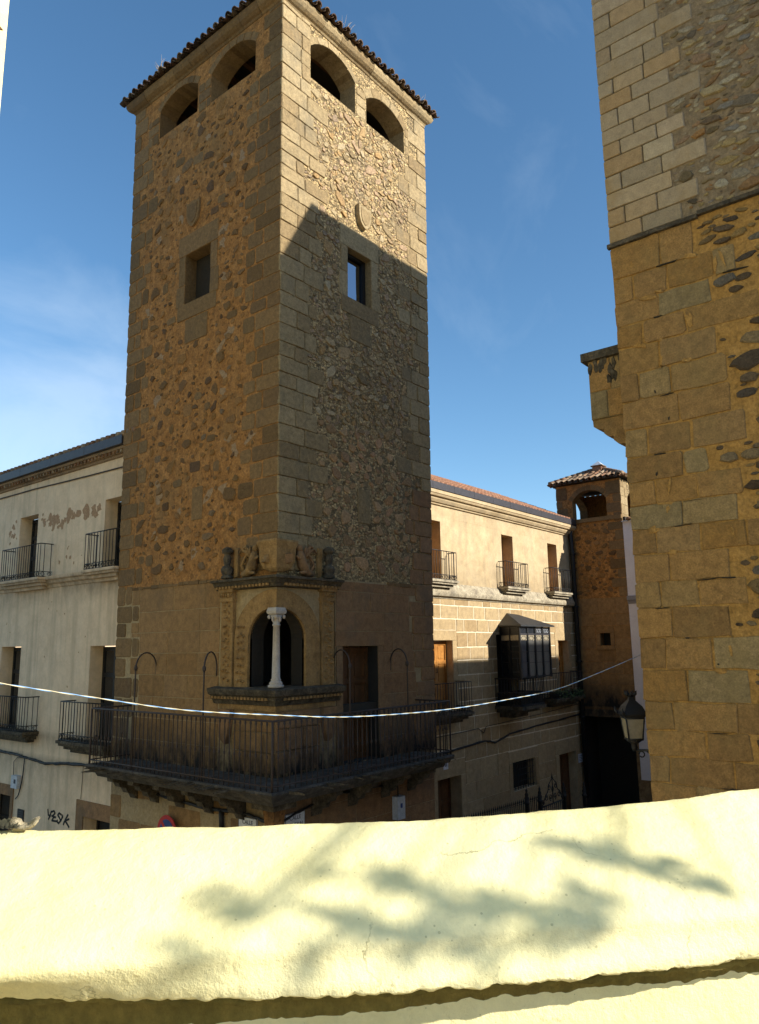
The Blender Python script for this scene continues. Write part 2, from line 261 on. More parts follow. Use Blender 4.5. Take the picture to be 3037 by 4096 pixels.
def wloc(o):
    p = Vector((0, 0, 0))
    while o is not None: p = p+Vector(o.location); o = o.parent
    return p

class MB:
    def __init__(s): s.v = []; s.f = []; s.mi = []; s.mats = []; s.sm = []
    def m(s, mt):
        if mt not in s.mats: s.mats.append(mt)
        return s.mats.index(mt)
    def add(s, pts, faces, mt, smooth=False):
        b = len(s.v); s.v += [tuple(p) for p in pts]; k = s.m(mt)
        for f in faces: s.f.append([b+i for i in f]); s.mi.append(k); s.sm.append(smooth)
    def face(s, pts, mt): s.add(pts, [list(range(len(pts)))], mt)
    def box(s, a, b, mt):
        x0, y0, z0 = a; x1, y1, z1 = b
        P = [(x0, y0, z0), (x1, y0, z0), (x1, y1, z0), (x0, y1, z0), (x0, y0, z1), (x1, y0, z1), (x1, y1, z1), (x0, y1, z1)]
        s.add(P, [(0, 3, 2, 1), (4, 5, 6, 7), (0, 1, 5, 4), (1, 2, 6, 5), (2, 3, 7, 6), (3, 0, 4, 7)], mt)
    def fbox(s, fr, u0, u1, v0, v1, d0, d1, mt):
        P = [fr.P(u, v, d) for d in (d0, d1) for (u, v) in ((u0, v0), (u1, v0), (u1, v1), (u0, v1))]
        s.add(P, [(0, 1, 2, 3), (4, 7, 6, 5), (0, 4, 5, 1), (1, 5, 6, 2), (2, 6, 7, 3), (3, 7, 4, 0)], mt)
    def prism(s, pts, vec, mt):
        n = len(pts); vec = Vector(vec); P = [Vector(p) for p in pts]+[Vector(p)+vec for p in pts]
        F = [list(range(n)), list(range(2*n-1, n-1, -1))]+[(i, (i+1) % n, n+(i+1) % n, n+i) for i in range(n)]
        s.add(P, F, mt)
    def tube(s, path, r, mt, n=6, closed=False, smooth=True):
        path = [Vector(p) for p in path]; k = len(path); P = []; prev = None
        for i, p in enumerate(path):
            if closed: t = path[(i+1) % k]-path[i-1]
            else: t = path[min(i+1, k-1)]-path[max(i-1, 0)]
            if t.length < 1e-9: t = Vector((0, 0, 1))
            t.normalize()
            if prev is None:
                a = Vector((0, 0, 1)) if abs(t.z) < .9 else Vector((1, 0, 0)); x = t.cross(a).normalized()
            else:
                x = prev-t*prev.dot(t)
                x = x.normalized() if x.length > 1e-6 else t.orthogonal().normalized()
            prev = x; y = t.cross(x); rr = r[i] if isinstance(r, (list, tuple)) else r
            P += [p+(x*math.cos(2*math.pi*j/n)+y*math.sin(2*math.pi*j/n))*rr for j in range(n)]
        F = []
        for i in range(k if closed else k-1):
            for j in range(n):
                a, b = i*n+j, i*n+(j+1) % n; c, d = ((i+1) % k)*n+(j+1) % n, ((i+1) % k)*n+j
                F.append((a, b, c, d))
        if not closed: F += [list(range(n))[::-1], list(range((k-1)*n, k*n))]
        s.add(P, F, mt, smooth)
    def lathe(s, c, prof, mt, n=16, smooth=True, rot=0.):
        c = Vector(c); P = []; k = len(prof)
        for r, z in prof: P += [c+Vector((r*math.cos(2*math.pi*j/n+rot), r*math.sin(2*math.pi*j/n+rot), z)) for j in range(n)]
        F = [(i*n+j, i*n+(j+1) % n, (i+1)*n+(j+1) % n, (i+1)*n+j) for i in range(k-1) for j in range(n)]
        F += [list(range(n))[::-1], list(range((k-1)*n, k*n))]
        s.add(P, F, mt, smooth)
    def stone(s, fr, poly, proud, bev, mt, base=-.02):
        n = len(poly); cu = sum(p[0] for p in poly)/n; cv = sum(p[1] for p in poly)/n
        sz = max(.02, sum(math.hypot(p[0]-cu, p[1]-cv) for p in poly)/n); k = max(.35, 1-bev/sz)
        P = [fr.P(u, v, base) for u, v in poly]+[fr.P(u, v, proud*.45) for u, v in poly]
        tl = (rng.uniform(-.3, .3)*proud, rng.uniform(-.3, .3)*proud)
        P += [fr.P(cu+(u-cu)*k, cv+(v-cv)*k, proud+tl[0]*(u-cu)/sz+tl[1]*(v-cv)/sz) for u, v in poly]
        F = []
        for q in (0, n):
            F += [(q+i, q+(i+1) % n, q+n+(i+1) % n, q+n+i) for i in range(n)]
        F.append(list(range(2*n, 3*n)))
        s.add(P, F, mt)
    def wall(s, fr, outer, holes, mt, reveal=.3, rmat=None, notches=()):
        """flat wall with holes; every hole gets reveals going in"""
        loops = [[Vector((u, v, 0)) for u, v in outer]]+[[Vector((u, v, 0)) for u, v in h] for h in holes]
        tr = tessellate_polygon(loops); fl = [p for l in loops for p in l]
        s.add([fr.P(p.x, p.y) for p in fl], [tuple(t) for t in tr], mt)
        for h in list(holes)+list(notches):
            n = len(h); op = h in notches
            for i in range(n-1 if op else n):
                a, b = h[i], h[(i+1) % n]
                s.face([fr.P(*a), fr.P(*b), fr.P(b[0], b[1], -reveal), fr.P(a[0], a[1], -reveal)], rmat or mt)
    def build(s, name, parent=None, loc=None):
        me = bpy.data.meshes.new(name); o = bpy.data.objects.new(name, me); COL.objects.link(o)
        base = wloc(parent) if parent else Vector(loc or (0, 0, 0))
        me.from_pydata([(x-base.x, y-base.y, z-base.z) for x, y, z in s.v], [], s.f)
        for mt in s.mats: me.materials.append(mt)
        me.polygons.foreach_set('material_index', s.mi); me.polygons.foreach_set('use_smooth', s.sm)
        bm = bmesh.new(); bm.from_mesh(me); bmesh.ops.recalc_face_normals(bm, faces=bm.faces); bm.to_mesh(me); bm.free()
        if parent: o.parent = parent
        else: o.location = base
        return o

def tag(o, label=None, cat=None, group=None, kind=None):
    if label: o['label'] = label
    if cat: o['category'] = cat
    if group: o['group'] = group
    if kind: o['kind'] = kind
    return o
def thing(name, label, cat, loc, group=None):
    o = bpy.data.objects.new(name, None); COL.objects.link(o); o.location = loc; o.empty_display_size = .3
    return tag(o, label, cat, group)

def rect(u0, u1, v0, v1): return [(u0, v0), (u1, v0), (u1, v1), (u0, v1)]
def archpoly(u0, u1, v0, vs, vt, n=14):
    c = (u0+u1)/2; a = (u1-u0)/2
    return [(u0, v0), (u1, v0)]+[(c+a*math.cos(math.pi*i/n), vs+(vt-vs)*math.sin(math.pi*i/n)) for i in range(n+1)]
def segarch(u0, u1, v0, vs, vt, n=12):
    c = (u0+u1)/2; a = (u1-u0)/2; h = vt-vs; rad = (a*a+h*h)/(2*h); cz = vt-rad; th = math.asin(a/rad)
    return [(u0, v0), (u1, v0)]+[(c+rad*math.sin(th-2*th*i/n), cz+rad*math.cos(th-2*th*i/n)) for i in range(n+1)]
def rpoly(u0, u1, v0, v1, r, j):
    w, h = u1-u0, v1-v0; r = min(r, .42*min(w, h)); J = lambda: rng.uniform(-j, j)
    p = []
    def edge(a, b):
        ln = math.hypot(b[0]-a[0], b[1]-a[1]); k = max(1, int(ln/.16))
        for i in range(k): p.append((a[0]+(b[0]-a[0])*i/k+J(), a[1]+(b[1]-a[1])*i/k+J()))
    q = r*.3
    edge((u0+r, v0), (u1-r, v0)); p.append((u1-r, v0+J())); p.append((u1-q, v0+q))
    edge((u1, v0+r), (u1, v1-r)); p.append((u1+J(), v1-r)); p.append((u1-q, v1-q))
    edge((u1-r, v1), (u0+r, v1)); p.append((u0+r, v1+J())); p.append((u0+q, v1-q))
    edge((u0, v1-r), (u0, v0+r)); p.append((u0+J(), v0+r)); p.append((u0+q, v0+q))
    return p
def blob(u, v, ru, rv, ang, n, j=.22):
    c, s_ = math.cos(ang), math.sin(ang); p = []
    for i in range(n):
        a = 2*math.pi*(i+rng.uniform(-.25, .25))/n; k = 1+rng.uniform(-j, j)
        x, y = ru*k*math.cos(a), rv*k*math.sin(a); p.append((u+x*c-y*s_, v+x*s_+y*c))
    return p
def hit(u0, u1, v0, v1, ex):
    return any(u0 < e[1] and u1 > e[0] and v0 < e[3] and v1 > e[2] for e in ex)
def ashlar(mb, fr, u0, u1, v0, v1, rh, bl, gap, proud, mt, ex=(), r=.012, j=.003, bev=.012, skip=0.):
    v = v0; rects = []
    while v < v1-.05:
        h = min(rng.uniform(*rh), v1-v)
        if v1-(v+h) < rh[0]*.5: h = v1-v
        segs = [(u0, u1)]
        for e in ex:
            if v < e[3]-.03 and v+h > e[2]+.03:
                ns = []
                for a, b in segs:
                    if e[1] <= a or e[0] >= b: ns.append((a, b)); continue
                    if e[0] > a: ns.append((a, e[0]))
                    if e[1] < b: ns.append((e[1], b))
                segs = ns
        for e in ex:
            ea, eb = max(u0, e[0]), min(u1, e[1])
            if eb-ea < .1: continue
            if v+.03 < e[3] < v+h-.06 and not hit(ea+.01, eb-.01, e[3]+.01, v+h-.01, [q for q in ex if q is not e]): mb.stone(fr, rpoly(ea+gap/2, eb-gap/2, e[3]+gap/2, v+h-gap/2, r, j), proud, bev, mt)
            if v+.06 < e[2] < v+h-.03 and not hit(ea+.01, eb-.01, v+.01, e[2]-.01, [q for q in ex if q is not e]): mb.stone(fr, rpoly(ea+gap/2, eb-gap/2, v+gap/2, e[2]-gap/2, r, j), proud, bev, mt)
        for a, b in segs:
            u = a; first = True
            while u < b-.04:
                w = rng.uniform(*bl)*(rng.uniform(.4, 1) if first else 1); first = False
                if b-(u+w) < bl[0]*.5: w = b-u
                if rng.random() >= skip:
                    g = gap/2
                    mb.stone(fr, rpoly(u+g, u+w-g, v+g, v+h-g, r, j), proud*rng.uniform(.6, 1.3), bev, mt)
                rects.append((u, u+w, v, v+h)); u += w
        v += h
    return rects
def rows(v0, v1, lo, hi, seed):
    q = random.Random(seed); out = []; v = v0
    while v < v1-.08:
        h = q.uniform(lo, hi)
        if v1-(v+h) < lo*.6: h = v1-v
        out.append((v, v+h)); v += h
    return out
def rubble(mb, fr, u0, u1, v0, v1, sizes, ex, mt, proud, asp=(1., 1.8), tilt=.25, pack=1.0, edge=None, n=(7, 10), j=.22, bevk=.35):
    """dart throwing, big stones first"""
    cell = .25; grid = {}
    def near(u, v, rr):
        k = int((rr+.35)/cell)+1; iu, iv = int(u//cell), int(v//cell)
        for a in range(iu-k, iu+k+1):
            for b in range(iv-k, iv+k+1):
                for (x, y, q) in grid.get((a, b), ()):
                    if ((x-u)/1.25)**2+((y-v)*1.12)**2 < (q+rr)**2*pack: return True
        return False
    for cnt, lo, hi in sizes:
        for _ in range(cnt):
            r_ = rng.uniform(lo, hi); u, v = rng.uniform(u0+r_, u1-r_), rng.uniform(v0+r_, v1-r_)
            if hit(u-r_, u+r_, v-r_*.8, v+r_*.8, ex): continue
            if edge and not edge(u, v, r_): continue
            if near(u, v, r_): continue
            grid.setdefault((int(u//cell), int(v//cell)), []).append((u, v, r_))
            a = rng.uniform(*asp); k = math.sqrt(a)
            mb.stone(fr, blob(u, v, r_*k, r_/k, rng.gauss(0, tilt), rng.randint(*n), j), proud*rng.uniform(.5, 1.5)*min(1.4, r_/.07+.3), r_*bevk, mt)

def moulding(mb, path, prof, mt):
    """sweep a profile [(out, z)] along a plan polyline of (point, outward vec) pairs"""
    k = len(prof); P = []
    for (p, o) in path:
        P += [Vector((p[0], p[1], 0))+Vector((o[0], o[1], 0))*d+Vector((0, 0, z)) for d, z in prof]
    F = [(i*k+j, i*k+j+1, (i+1)*k+j+1, (i+1)*k+j) for i in range(len(path)-1) for j in range(k-1)]
    F += [list(range(k)), list(range((len(path)-1)*k, len(path)*k))]
    mb.add(P, F, mt)

def door(parent, fr, u0, u1, v0, v1, d, mt, name='door', handle=True, leaves=2, glass=None):
    mb = MB(); w = (u1-u0)/leaves
    mb.fbox(fr, u0, u1, v0, v1, d-.05, d, mt)
    for k in range(leaves):
        a, b = u0+k*w, u0+(k+1)*w
        for (x0, x1, y0, y1) in ((a+.004, a+.07, v0, v1), (b-.07, b-.004, v0, v1)): mb.fbox(fr, x0, x1, y0, y1, d+.001, d+.03, mt)
        hs = [v0, v0+(v1-v0)*.34, v0+(v1-v0)*.67, v1-.09]
        for y in hs: mb.fbox(fr, a+.07, b-.07, y, y+.09, d+.001, d+.028, mt)
        if not glass:
            for q in range(3): mb.fbox(fr, a+.11, b-.11, hs[q]+.13, hs[q+1]-.04, d+.001, d+.018, mt)
    o = mb.build(name, parent)
    if glass:
        g = MB()
        for k in range(leaves):
            a, b = u0+k*w, u0+(k+1)*w
            g.fbox(fr, a+.07, b-.07, v0+.09, v1-.09, d+.002, d+.008, glass)
        g.build('pane', o)
    if handle and not glass:
        h = MB(); h.tube([fr.P((u0+u1)/2-.03, v0+.95, d+.03), fr.P((u0+u1)/2-.03, v0+.95, d+.07), fr.P((u0+u1)/2-.03, v0+1.05, d+.07)], .01, M['iron']); h.build('handle', o)
    return o

def railing_bars(mb, fr, u0, u1, v0, v1, proj, mt, step=.11, r=.008, scroll=True, sides=True):
    """three-sided iron railing: front at d=proj, sides back to the wall"""
    nfr = max(3, int((u1-u0)/step)); zz = v0+.13 if scroll else v0+.04
    pth = [fr.P(u1, v1, 0.02), fr.P(u1, v1, proj), fr.P(u0, v1, proj), fr.P(u0, v1, 0.02)]
    for z, rr in ((v1, r*1.6), (zz, r*1.1), (v0+.015, r*1.2)):
        for a, b in ((0, 1), (1, 2), (2, 3)):
            p, q = pth[a].copy(), pth[b].copy(); p.z = q.z = fr.o.z+z; mb.tube([p, q], rr, mt, 5)
    pos = [(u0+(u1-u0)*i/nfr, proj) for i in range(nfr+1)]
    ns = max(1, int(proj/step))
    for i in range(ns): pos += [(u0, proj*(i+.4)/ns), (u1, proj*(i+.4)/ns)]
    for u, d in pos: mb.tube([fr.P(u, v0, d), fr.P(u, v1, d)], r, mt, 5)
    if scroll:
        c = int((u1-u0)/.13)
        rr = .055
        lst = [(u0+(u1-u0)*(i+.5)/c, proj, 0) for i in range(c)]+[(u, proj*(i+.5)/max(1, int(proj/.13)), 1) for u in (u0, u1) for i in range(max(1, int(proj/.13)))]
        for u, d, sd_ in lst:
            pts = []
            for a in range(11):
                th = a/10*2*math.pi*1.2; q = rr*(1-.5*a/10)
                pts.append(fr.P(u, v0+.07+q*math.sin(th), d+q*math.cos(th)) if sd_ else fr.P(u+q*math.cos(th), v0+.07+q*math.sin(th), d))
            mb.tube(pts, r*.8, mt, 4)

def balcony(parent, fr, u0, u1, vb, vt, proj, smat, slabh=.16, scroll=True, plants=False):
    mb = MB()
    mb.fbox(fr, u0-.04, u1+.04, vb-.06, vb, .002, proj+.05, smat)
    mb.fbox(fr, u0-.0, u1+.0, vb-.11, vb-.062, .002, proj+.01, smat)
    mb.fbox(fr, u0+.06, u1-.06, vb-slabh-.02, vb-.112, .002, proj-.08, smat)
    mb.fbox(fr, u0+.16, u1-.16, vb-slabh-.09, vb-slabh-.022, .002, max(.04, proj-.18), smat)
    o = mb.build('balcony', parent)
    r = MB(); railing_bars(r, fr, u0, u1, vb, vt, proj, M['iron'], scroll=scroll); r.build('railing', o)
    return o

def leafcluster(mb, c, rad, n, size, mt):
    for _ in range(n):
        d = Vector((rng.gauss(0, 1), rng.gauss(0, 1), rng.gauss(0, 1))).normalized()*rad*rng.random()**.4
        p = Vector(c)+d; a = Vector((rng.gauss(0, 1), rng.gauss(0, 1), rng.gauss(0, 1))).normalized(); b = a.orthogonal().normalized()
        s_ = size*rng.uniform(.6, 1.3)
        mb.face([p-a*s_, p+b*s_*.45, p+a*s_, p-b*s_*.45], mt)

def text(parent, body, P, U, size, mt, name='lettering', N=None):
    cu = bpy.data.curves.new(name, 'FONT'); cu.body = body; cu.size = size; cu.align_x = 'CENTER'; cu.align_y = 'CENTER'; cu.extrude = .002
    cu.space_line = .95
    tmp = bpy.data.objects.new(name, cu); COL.objects.link(tmp)
    bpy.context.view_layer.update()
    me = bpy.data.meshes.new_from_object(tmp.evaluated_get(bpy.context.evaluated_depsgraph_get()))
    bpy.data.objects.remove(tmp)
    U = Vector(U).normalized(); Zv = Vector((0, 0, 1)); Nn = U.cross(Zv)
    mt4 = Matrix((U, Zv, Nn)).transposed().to_4x4(); mt4.translation = Vector(P)-wloc(parent)
    me.transform(mt4); me.materials.clear(); me.materials.append(mt)
    o = bpy.data.objects.new(name, me); COL.objects.link(o); o.parent = parent
    return o

# ================================================================== SETTING
mb = MB(); mb.face([(-400, -400, GZ), (400, -400, GZ), (400, 400, GZ), (-400, 400, GZ)], M['street'])
tag(mb.build('street'), kind='structure')
mb = MB(); mb.box((-16, -18, GZ-.01), (-7.95, -8.0, -1.5), M['street'])
tag(mb.build('terrace'), kind='structure')

# ================================================================== STONE TOWER
TW = thing('stone_tower', 'tall square medieval stone tower with arched belvedere and corner window', 'tower', (0, 0, GZ))
FL = Fr((0, 0, 0), (0, 1, 0), (-1, 0, 0))     # shaded face, u = Y
FRr = Fr((0, 0, 0), (1, 0, 0), (0, -1, 0))    # face towards the alley, u = X
eL = lambda z: 4.61+.0177*(z+.75)
eR = lambda z: 4.36+.0163*(z+1.32)
ZT = 12.29
aL = [segarch(2.54, 3.88, 11.05, 11.70, 11.95), segarch(.74, 2.10, 11.02, 11.66, 11.94)]
aR = [segarch(.76, 2.09, 10.95, 11.66, 11.96), segarch(2.45, 3.77, 10.95, 11.53, 11.80)]
wL = rect(1.96, 2.76, 6.80, 7.86); wR = rect(1.81, 2.53, 6.76, 7.82)
def halfarch(a, b, zs, zb, n=10): return [(a, zb)]+[(a*math.cos(math.pi/2*i/n), zs+b*math.sin(math.pi/2*i/n)) for i in range(n+1)]
nt_ = halfarch(.63, .50, .16, -.62)
dR = rect(1.59, 2.58, -1.98, .02)
mb = MB()
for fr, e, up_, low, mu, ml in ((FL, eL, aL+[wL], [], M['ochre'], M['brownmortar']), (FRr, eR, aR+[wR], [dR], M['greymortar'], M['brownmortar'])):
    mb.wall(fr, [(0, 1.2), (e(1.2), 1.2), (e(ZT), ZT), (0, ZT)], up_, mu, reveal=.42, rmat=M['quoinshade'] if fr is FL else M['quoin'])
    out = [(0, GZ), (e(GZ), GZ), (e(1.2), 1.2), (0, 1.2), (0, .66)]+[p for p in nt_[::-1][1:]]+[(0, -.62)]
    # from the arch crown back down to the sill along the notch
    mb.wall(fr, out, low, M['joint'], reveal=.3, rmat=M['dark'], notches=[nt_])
# far faces (unseen sides) and inner floors
e1, e2, x1, x2 = eL(GZ), eL(ZT), eR(GZ), eR(ZT)
mb.face([(0, e1, GZ), (x1, e1, GZ), (x2, e2, ZT), (0, e2, ZT)], M['brownmortar'])
mb.face([(x1, 0, GZ), (x1, e1, GZ), (x2, e2, ZT), (x2, 0, ZT)], M['brownmortar'])
for z in (-1.0, 4.5, 10.4): mb.box((.05, .05, z-.2), (4.3, 4.55, z), M['interior'])
# corner blocks: shared courses on both faces
exL, exR = [], []
for i, (a, b) in enumerate(rows(1.28, ZT, .26, .36, 11)):
    lu, ru = ((.36, .62) if i % 2 else (.60, .40)); lu += rng.uniform(-.06, .08); ru += rng.uniform(-.05, .1)
    g = .012
    if not hit(0, lu, a, b, [(0, .3, 1.0, 1.78)]):
        pass
    if b > 10.95: lu, ru = min(lu, .5), min(ru, .5)
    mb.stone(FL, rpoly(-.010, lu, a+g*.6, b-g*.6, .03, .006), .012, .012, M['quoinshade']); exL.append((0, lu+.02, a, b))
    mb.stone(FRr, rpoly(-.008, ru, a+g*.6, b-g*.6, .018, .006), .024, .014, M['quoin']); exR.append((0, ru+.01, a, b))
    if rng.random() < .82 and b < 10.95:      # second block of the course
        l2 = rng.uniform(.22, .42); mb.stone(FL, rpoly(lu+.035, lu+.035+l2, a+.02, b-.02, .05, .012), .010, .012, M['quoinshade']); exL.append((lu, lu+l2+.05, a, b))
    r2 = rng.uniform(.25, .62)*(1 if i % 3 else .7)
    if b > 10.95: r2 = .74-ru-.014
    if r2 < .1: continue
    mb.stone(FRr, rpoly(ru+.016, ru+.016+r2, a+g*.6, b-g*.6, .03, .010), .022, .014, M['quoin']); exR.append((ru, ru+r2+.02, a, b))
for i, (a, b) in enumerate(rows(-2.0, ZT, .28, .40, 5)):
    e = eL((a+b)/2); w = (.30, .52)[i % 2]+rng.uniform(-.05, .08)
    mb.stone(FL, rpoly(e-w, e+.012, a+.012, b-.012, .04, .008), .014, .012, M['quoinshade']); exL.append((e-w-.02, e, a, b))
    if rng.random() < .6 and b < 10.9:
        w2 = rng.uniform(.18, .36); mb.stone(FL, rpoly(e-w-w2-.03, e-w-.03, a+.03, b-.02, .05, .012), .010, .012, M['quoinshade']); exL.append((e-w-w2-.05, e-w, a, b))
for i, (a, b) in enumerate(rows(-2.0, ZT, .26, .38, 6)):
    e = eR((a+b)/2); w = (.34, .62)[i % 2]+rng.uniform(-.05, .1)
    mb.stone(FRr, rpoly(e-w, e+.012, a+.008, b-.008, .025, .008), .022, .012, M['quoin'] if a > 3 else M['ashlarR']); exR.append((e-w-.01, e, a, b))
    if rng.random() < .55 and b < 10.9:
        w2 = rng.uniform(.2, .5); mb.stone(FRr, rpoly(e-w-w2-.014, e-w-.014, a+.008, b-.008, .025, .008), .010, .012, M['quoin'] if a > 3 else M['ashlarR']); exR.append((e-w-w2-.03, e-w, a, b))
# dressed stone round the belvedere arches
def voussoirs(fr, u0, u1, vs, vt, wdt, n, mt, proud=.012):
    c = (u0+u1)/2; a = (u1-u0)/2; h = vt-vs; rad = (a*a+h*h)/(2*h); cz = vt-rad; th = math.asin(a/rad)
    for i in range(n):
        t0, t1 = -th+2*th*i/n+.006, -th+2*th*(i+1)/n-.006
        pts = [(c+rad*math.sin(t), cz+rad*math.cos(t)) for t in (t0, (t0+t1)/2, t1)]+[(c+(rad+wdt)*math.sin(t), cz+(rad+wdt)*math.cos(t)) for t in (t1, (t0+t1)/2, t0)]
        mb.stone(fr, pts, proud, .01, mt, base=-.03)
voussoirs(FL, 2.54, 3.88, 11.70, 11.95, .15, 7, M['quoinshade']); voussoirs(FL, .74, 2.10, 11.66, 11.94, .16, 7, M['quoinshade'])
voussoirs(FRr, .76, 2.09, 11.66, 11.96, .14, 5, M['quoin']); voussoirs(FRr, 2.45, 3.77, 11.53, 11.80, .2, 5, M['quoin'])
exL += [(.7, 3.95, 11.0, 12.3)]; exR += [(.74, 3.8, 10.9, 12.3)]
for fr, mt, pier in ((FL, M['quoinshade'], [(2.10, 2.50), (3.90, 4.3)]), (FRr, M['quoin'], [(2.12, 2.42), (3.80, 3.95)])):
    for (a, b) in pier: ashlar(mb, fr, a, b, 10.97, 11.62, (.2, .26), (.3, .5), .02, .012, mt, r=.03, j=.006)
# dressed stone frames of the square windows and stones below them
for fr, w, mt, ex in ((FL, wL, M['quoinshade'], exL), (FRr, wR, M['quoin'], exR)):
    u0_, v0_, u1_, v1_ = w[0][0], w[0][1], w[2][0], w[2][1]; ex.append((u0_-.02, u1_+.02, v0_-.02, v1_+.02))
    for q in ((u0_-.22, u1_+.24, v1_+.004, v1_+.44), (u0_-.2, u0_-.004, v0_+.5, v1_-.004), (u0_-.26, u0_-.004, v0_-.02, v0_+.49),
              (u1_+.004, u1_+.2, v0_+.42, v1_-.004), (u1_+.004, u1_+.27, v0_-.02, v0_+.41), (u0_-.2, u1_+.22, v0_-.34, v0_-.004), (u0_+.05, u1_-.05, v0_-.86, v0_-.36)):
        mb.stone(fr, rpoly(*q, .02, .004), .014, .012, mt); ex.append((q[0]-.02, q[1]+.02, q[2]-.02, q[3]+.02))
mb.stone(FL, rpoly(2.0, 2.32, 2.36, 2.98, .01, .003), .012, .01, M['quoinshade']); exL.append((1.96, 2.36, 2.3, 3.0))
mb.stone(FRr, rpoly(2.05, 2.4, 2.3, 2.95, .01, .003), .012, .01, M['quoin']); exR.append((2.0, 2.45, 2.25, 3.0))
exL += [(2.2, 2.85, 8.35, 9.05), (0, 1.5, 1.0, 1.9)]; exR += [(1.95, 2.6, 8.3, 8.95), (0, 1.5, 1.0, 1.9)]
for k in range(34):      # larger squared stones and pale repairs among the rubble
    u, v, w, h = rng.uniform(.8, 4.0), rng.uniform(1.5, 10.6), rng.uniform(.14, .34), rng.uniform(.12, .22)
    if hit(u-.02, u+w+.02, v-.02, v+h+.02, exL): continue
    mb.stone(FL, rpoly(u, u+w, v, v+h, rng.uniform(.03, .07), .014), rng.uniform(.004, .012), .012, M['quoinshade'] if k % 3 else M['fieldstone']); exL.append((u, u+w, v, v+h))
for k in range(60):
    u, v = rng.uniform(.7, 4.2), rng.uniform(1.5, 10.8)
    if hit(u-.1, u+.1, v-.1, v+.1, exL): continue
    mb.stone(FL, blob(u, v, rng.uniform(.05, .16), rng.uniform(.04, .12), rng.uniform(-1, 1), 12, .45), .003, .01, M['ochre2'])
# rubble of the two faces
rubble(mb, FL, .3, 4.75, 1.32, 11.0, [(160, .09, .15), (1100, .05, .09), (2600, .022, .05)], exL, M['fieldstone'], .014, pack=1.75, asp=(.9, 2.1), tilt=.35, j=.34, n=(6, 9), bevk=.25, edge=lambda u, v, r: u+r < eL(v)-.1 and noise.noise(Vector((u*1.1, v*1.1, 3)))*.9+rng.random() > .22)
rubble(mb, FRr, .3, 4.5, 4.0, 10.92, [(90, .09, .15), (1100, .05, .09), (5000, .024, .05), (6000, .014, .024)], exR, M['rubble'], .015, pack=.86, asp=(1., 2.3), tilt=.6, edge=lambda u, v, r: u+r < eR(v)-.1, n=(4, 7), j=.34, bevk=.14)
rubble(mb, FRr, .3, 4.4, 1.3, 4.1, [(120, .09, .15), (700, .05, .10), (1800, .02, .05)], exR, M['rubbleshade'], .012, pack=1.25, tilt=.4, n=(5, 8), j=.3, bevk=.2, edge=lambda u, v, r: u+r < eR(v)-.1)
# ashlar of the first floor
cw = (0, 1.42, -2.3, 1.3)
fl_ex = [cw]+[e for e in exL if e[1] > 4.0]
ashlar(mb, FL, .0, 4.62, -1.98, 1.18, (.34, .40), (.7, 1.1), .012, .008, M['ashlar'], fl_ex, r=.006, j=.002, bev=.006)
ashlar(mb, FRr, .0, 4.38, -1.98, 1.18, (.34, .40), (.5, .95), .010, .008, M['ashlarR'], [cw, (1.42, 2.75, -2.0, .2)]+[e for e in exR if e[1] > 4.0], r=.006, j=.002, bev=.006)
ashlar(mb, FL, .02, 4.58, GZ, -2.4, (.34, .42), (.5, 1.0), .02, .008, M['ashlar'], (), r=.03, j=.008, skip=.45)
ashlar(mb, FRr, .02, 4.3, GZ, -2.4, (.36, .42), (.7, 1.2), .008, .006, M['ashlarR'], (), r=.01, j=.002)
for fr, sg in ((FL, M['quoinshade']), (FRr, M['ashlarR'])):     # door frame stones, ledge over the ashlar
    pass
for q in ((1.42, 1.585, -1.98, .02), (2.585, 2.74, -1.98, .02), (1.40, 2.76, .024, .28)):
    mb.stone(FRr, rpoly(*q, .008, .002), .02, .008, M['ashlarR'])
mb.build('wall', TW)
# string ledge of dark stone above the ashlar
mb = MB()
for fr, a, b in ((FL, 1.5, 4.1), (FRr, 2.9, 3.9)):
    u = a
    while u < b:
        w = rng.uniform(.12, .35); mb.stone(fr, rpoly(u, u+w, 1.17+rng.uniform(-.01, .01), 1.21+rng.uniform(0, .03), .01, .006), .022, .01, M['quoinshade']); u += w
    mb.build('string_course', TW); mb = MB()
# cornice
mb = MB()
prof = [(.0, 12.11), (.02, 12.12), (.04, 12.15), (.08, 12.17), (.13, 12.21), (.165, 12.28), (.17, 12.36), (.0, 12.37)]
yy, xx = eL(12.2), eR(12.2)
k = 0; segs = 9
for a, b, fr in [(yy*i/segs, yy*(i+1)/segs, FL) for i in range(segs)]+[(xx*i/segs, xx*(i+1)/segs, FRr) for i in range(segs)]:
    first, last = a < 1e-6, b > (yy if fr is FL else xx)-1e-6
    g = .006; j = rng.uniform(-.012, .012); P = []
    for uu, cor, end in ((a, first, 0), (b, False, last)):
        for d, z in prof: P.append(fr.P(uu-(d if cor else 0)+(d if end else 0)+(g if uu == a and not cor else 0), z+j, d+.001))
    kk = len(prof); F = [(q, q+1, kk+q+1, kk+q) for q in range(kk-1)]+[list(range(kk)), list(range(kk, 2*kk))]
    mb.add(P, F, M['quoinshade'] if fr is FL else M['quoin'])
mb.build('cornice', TW)
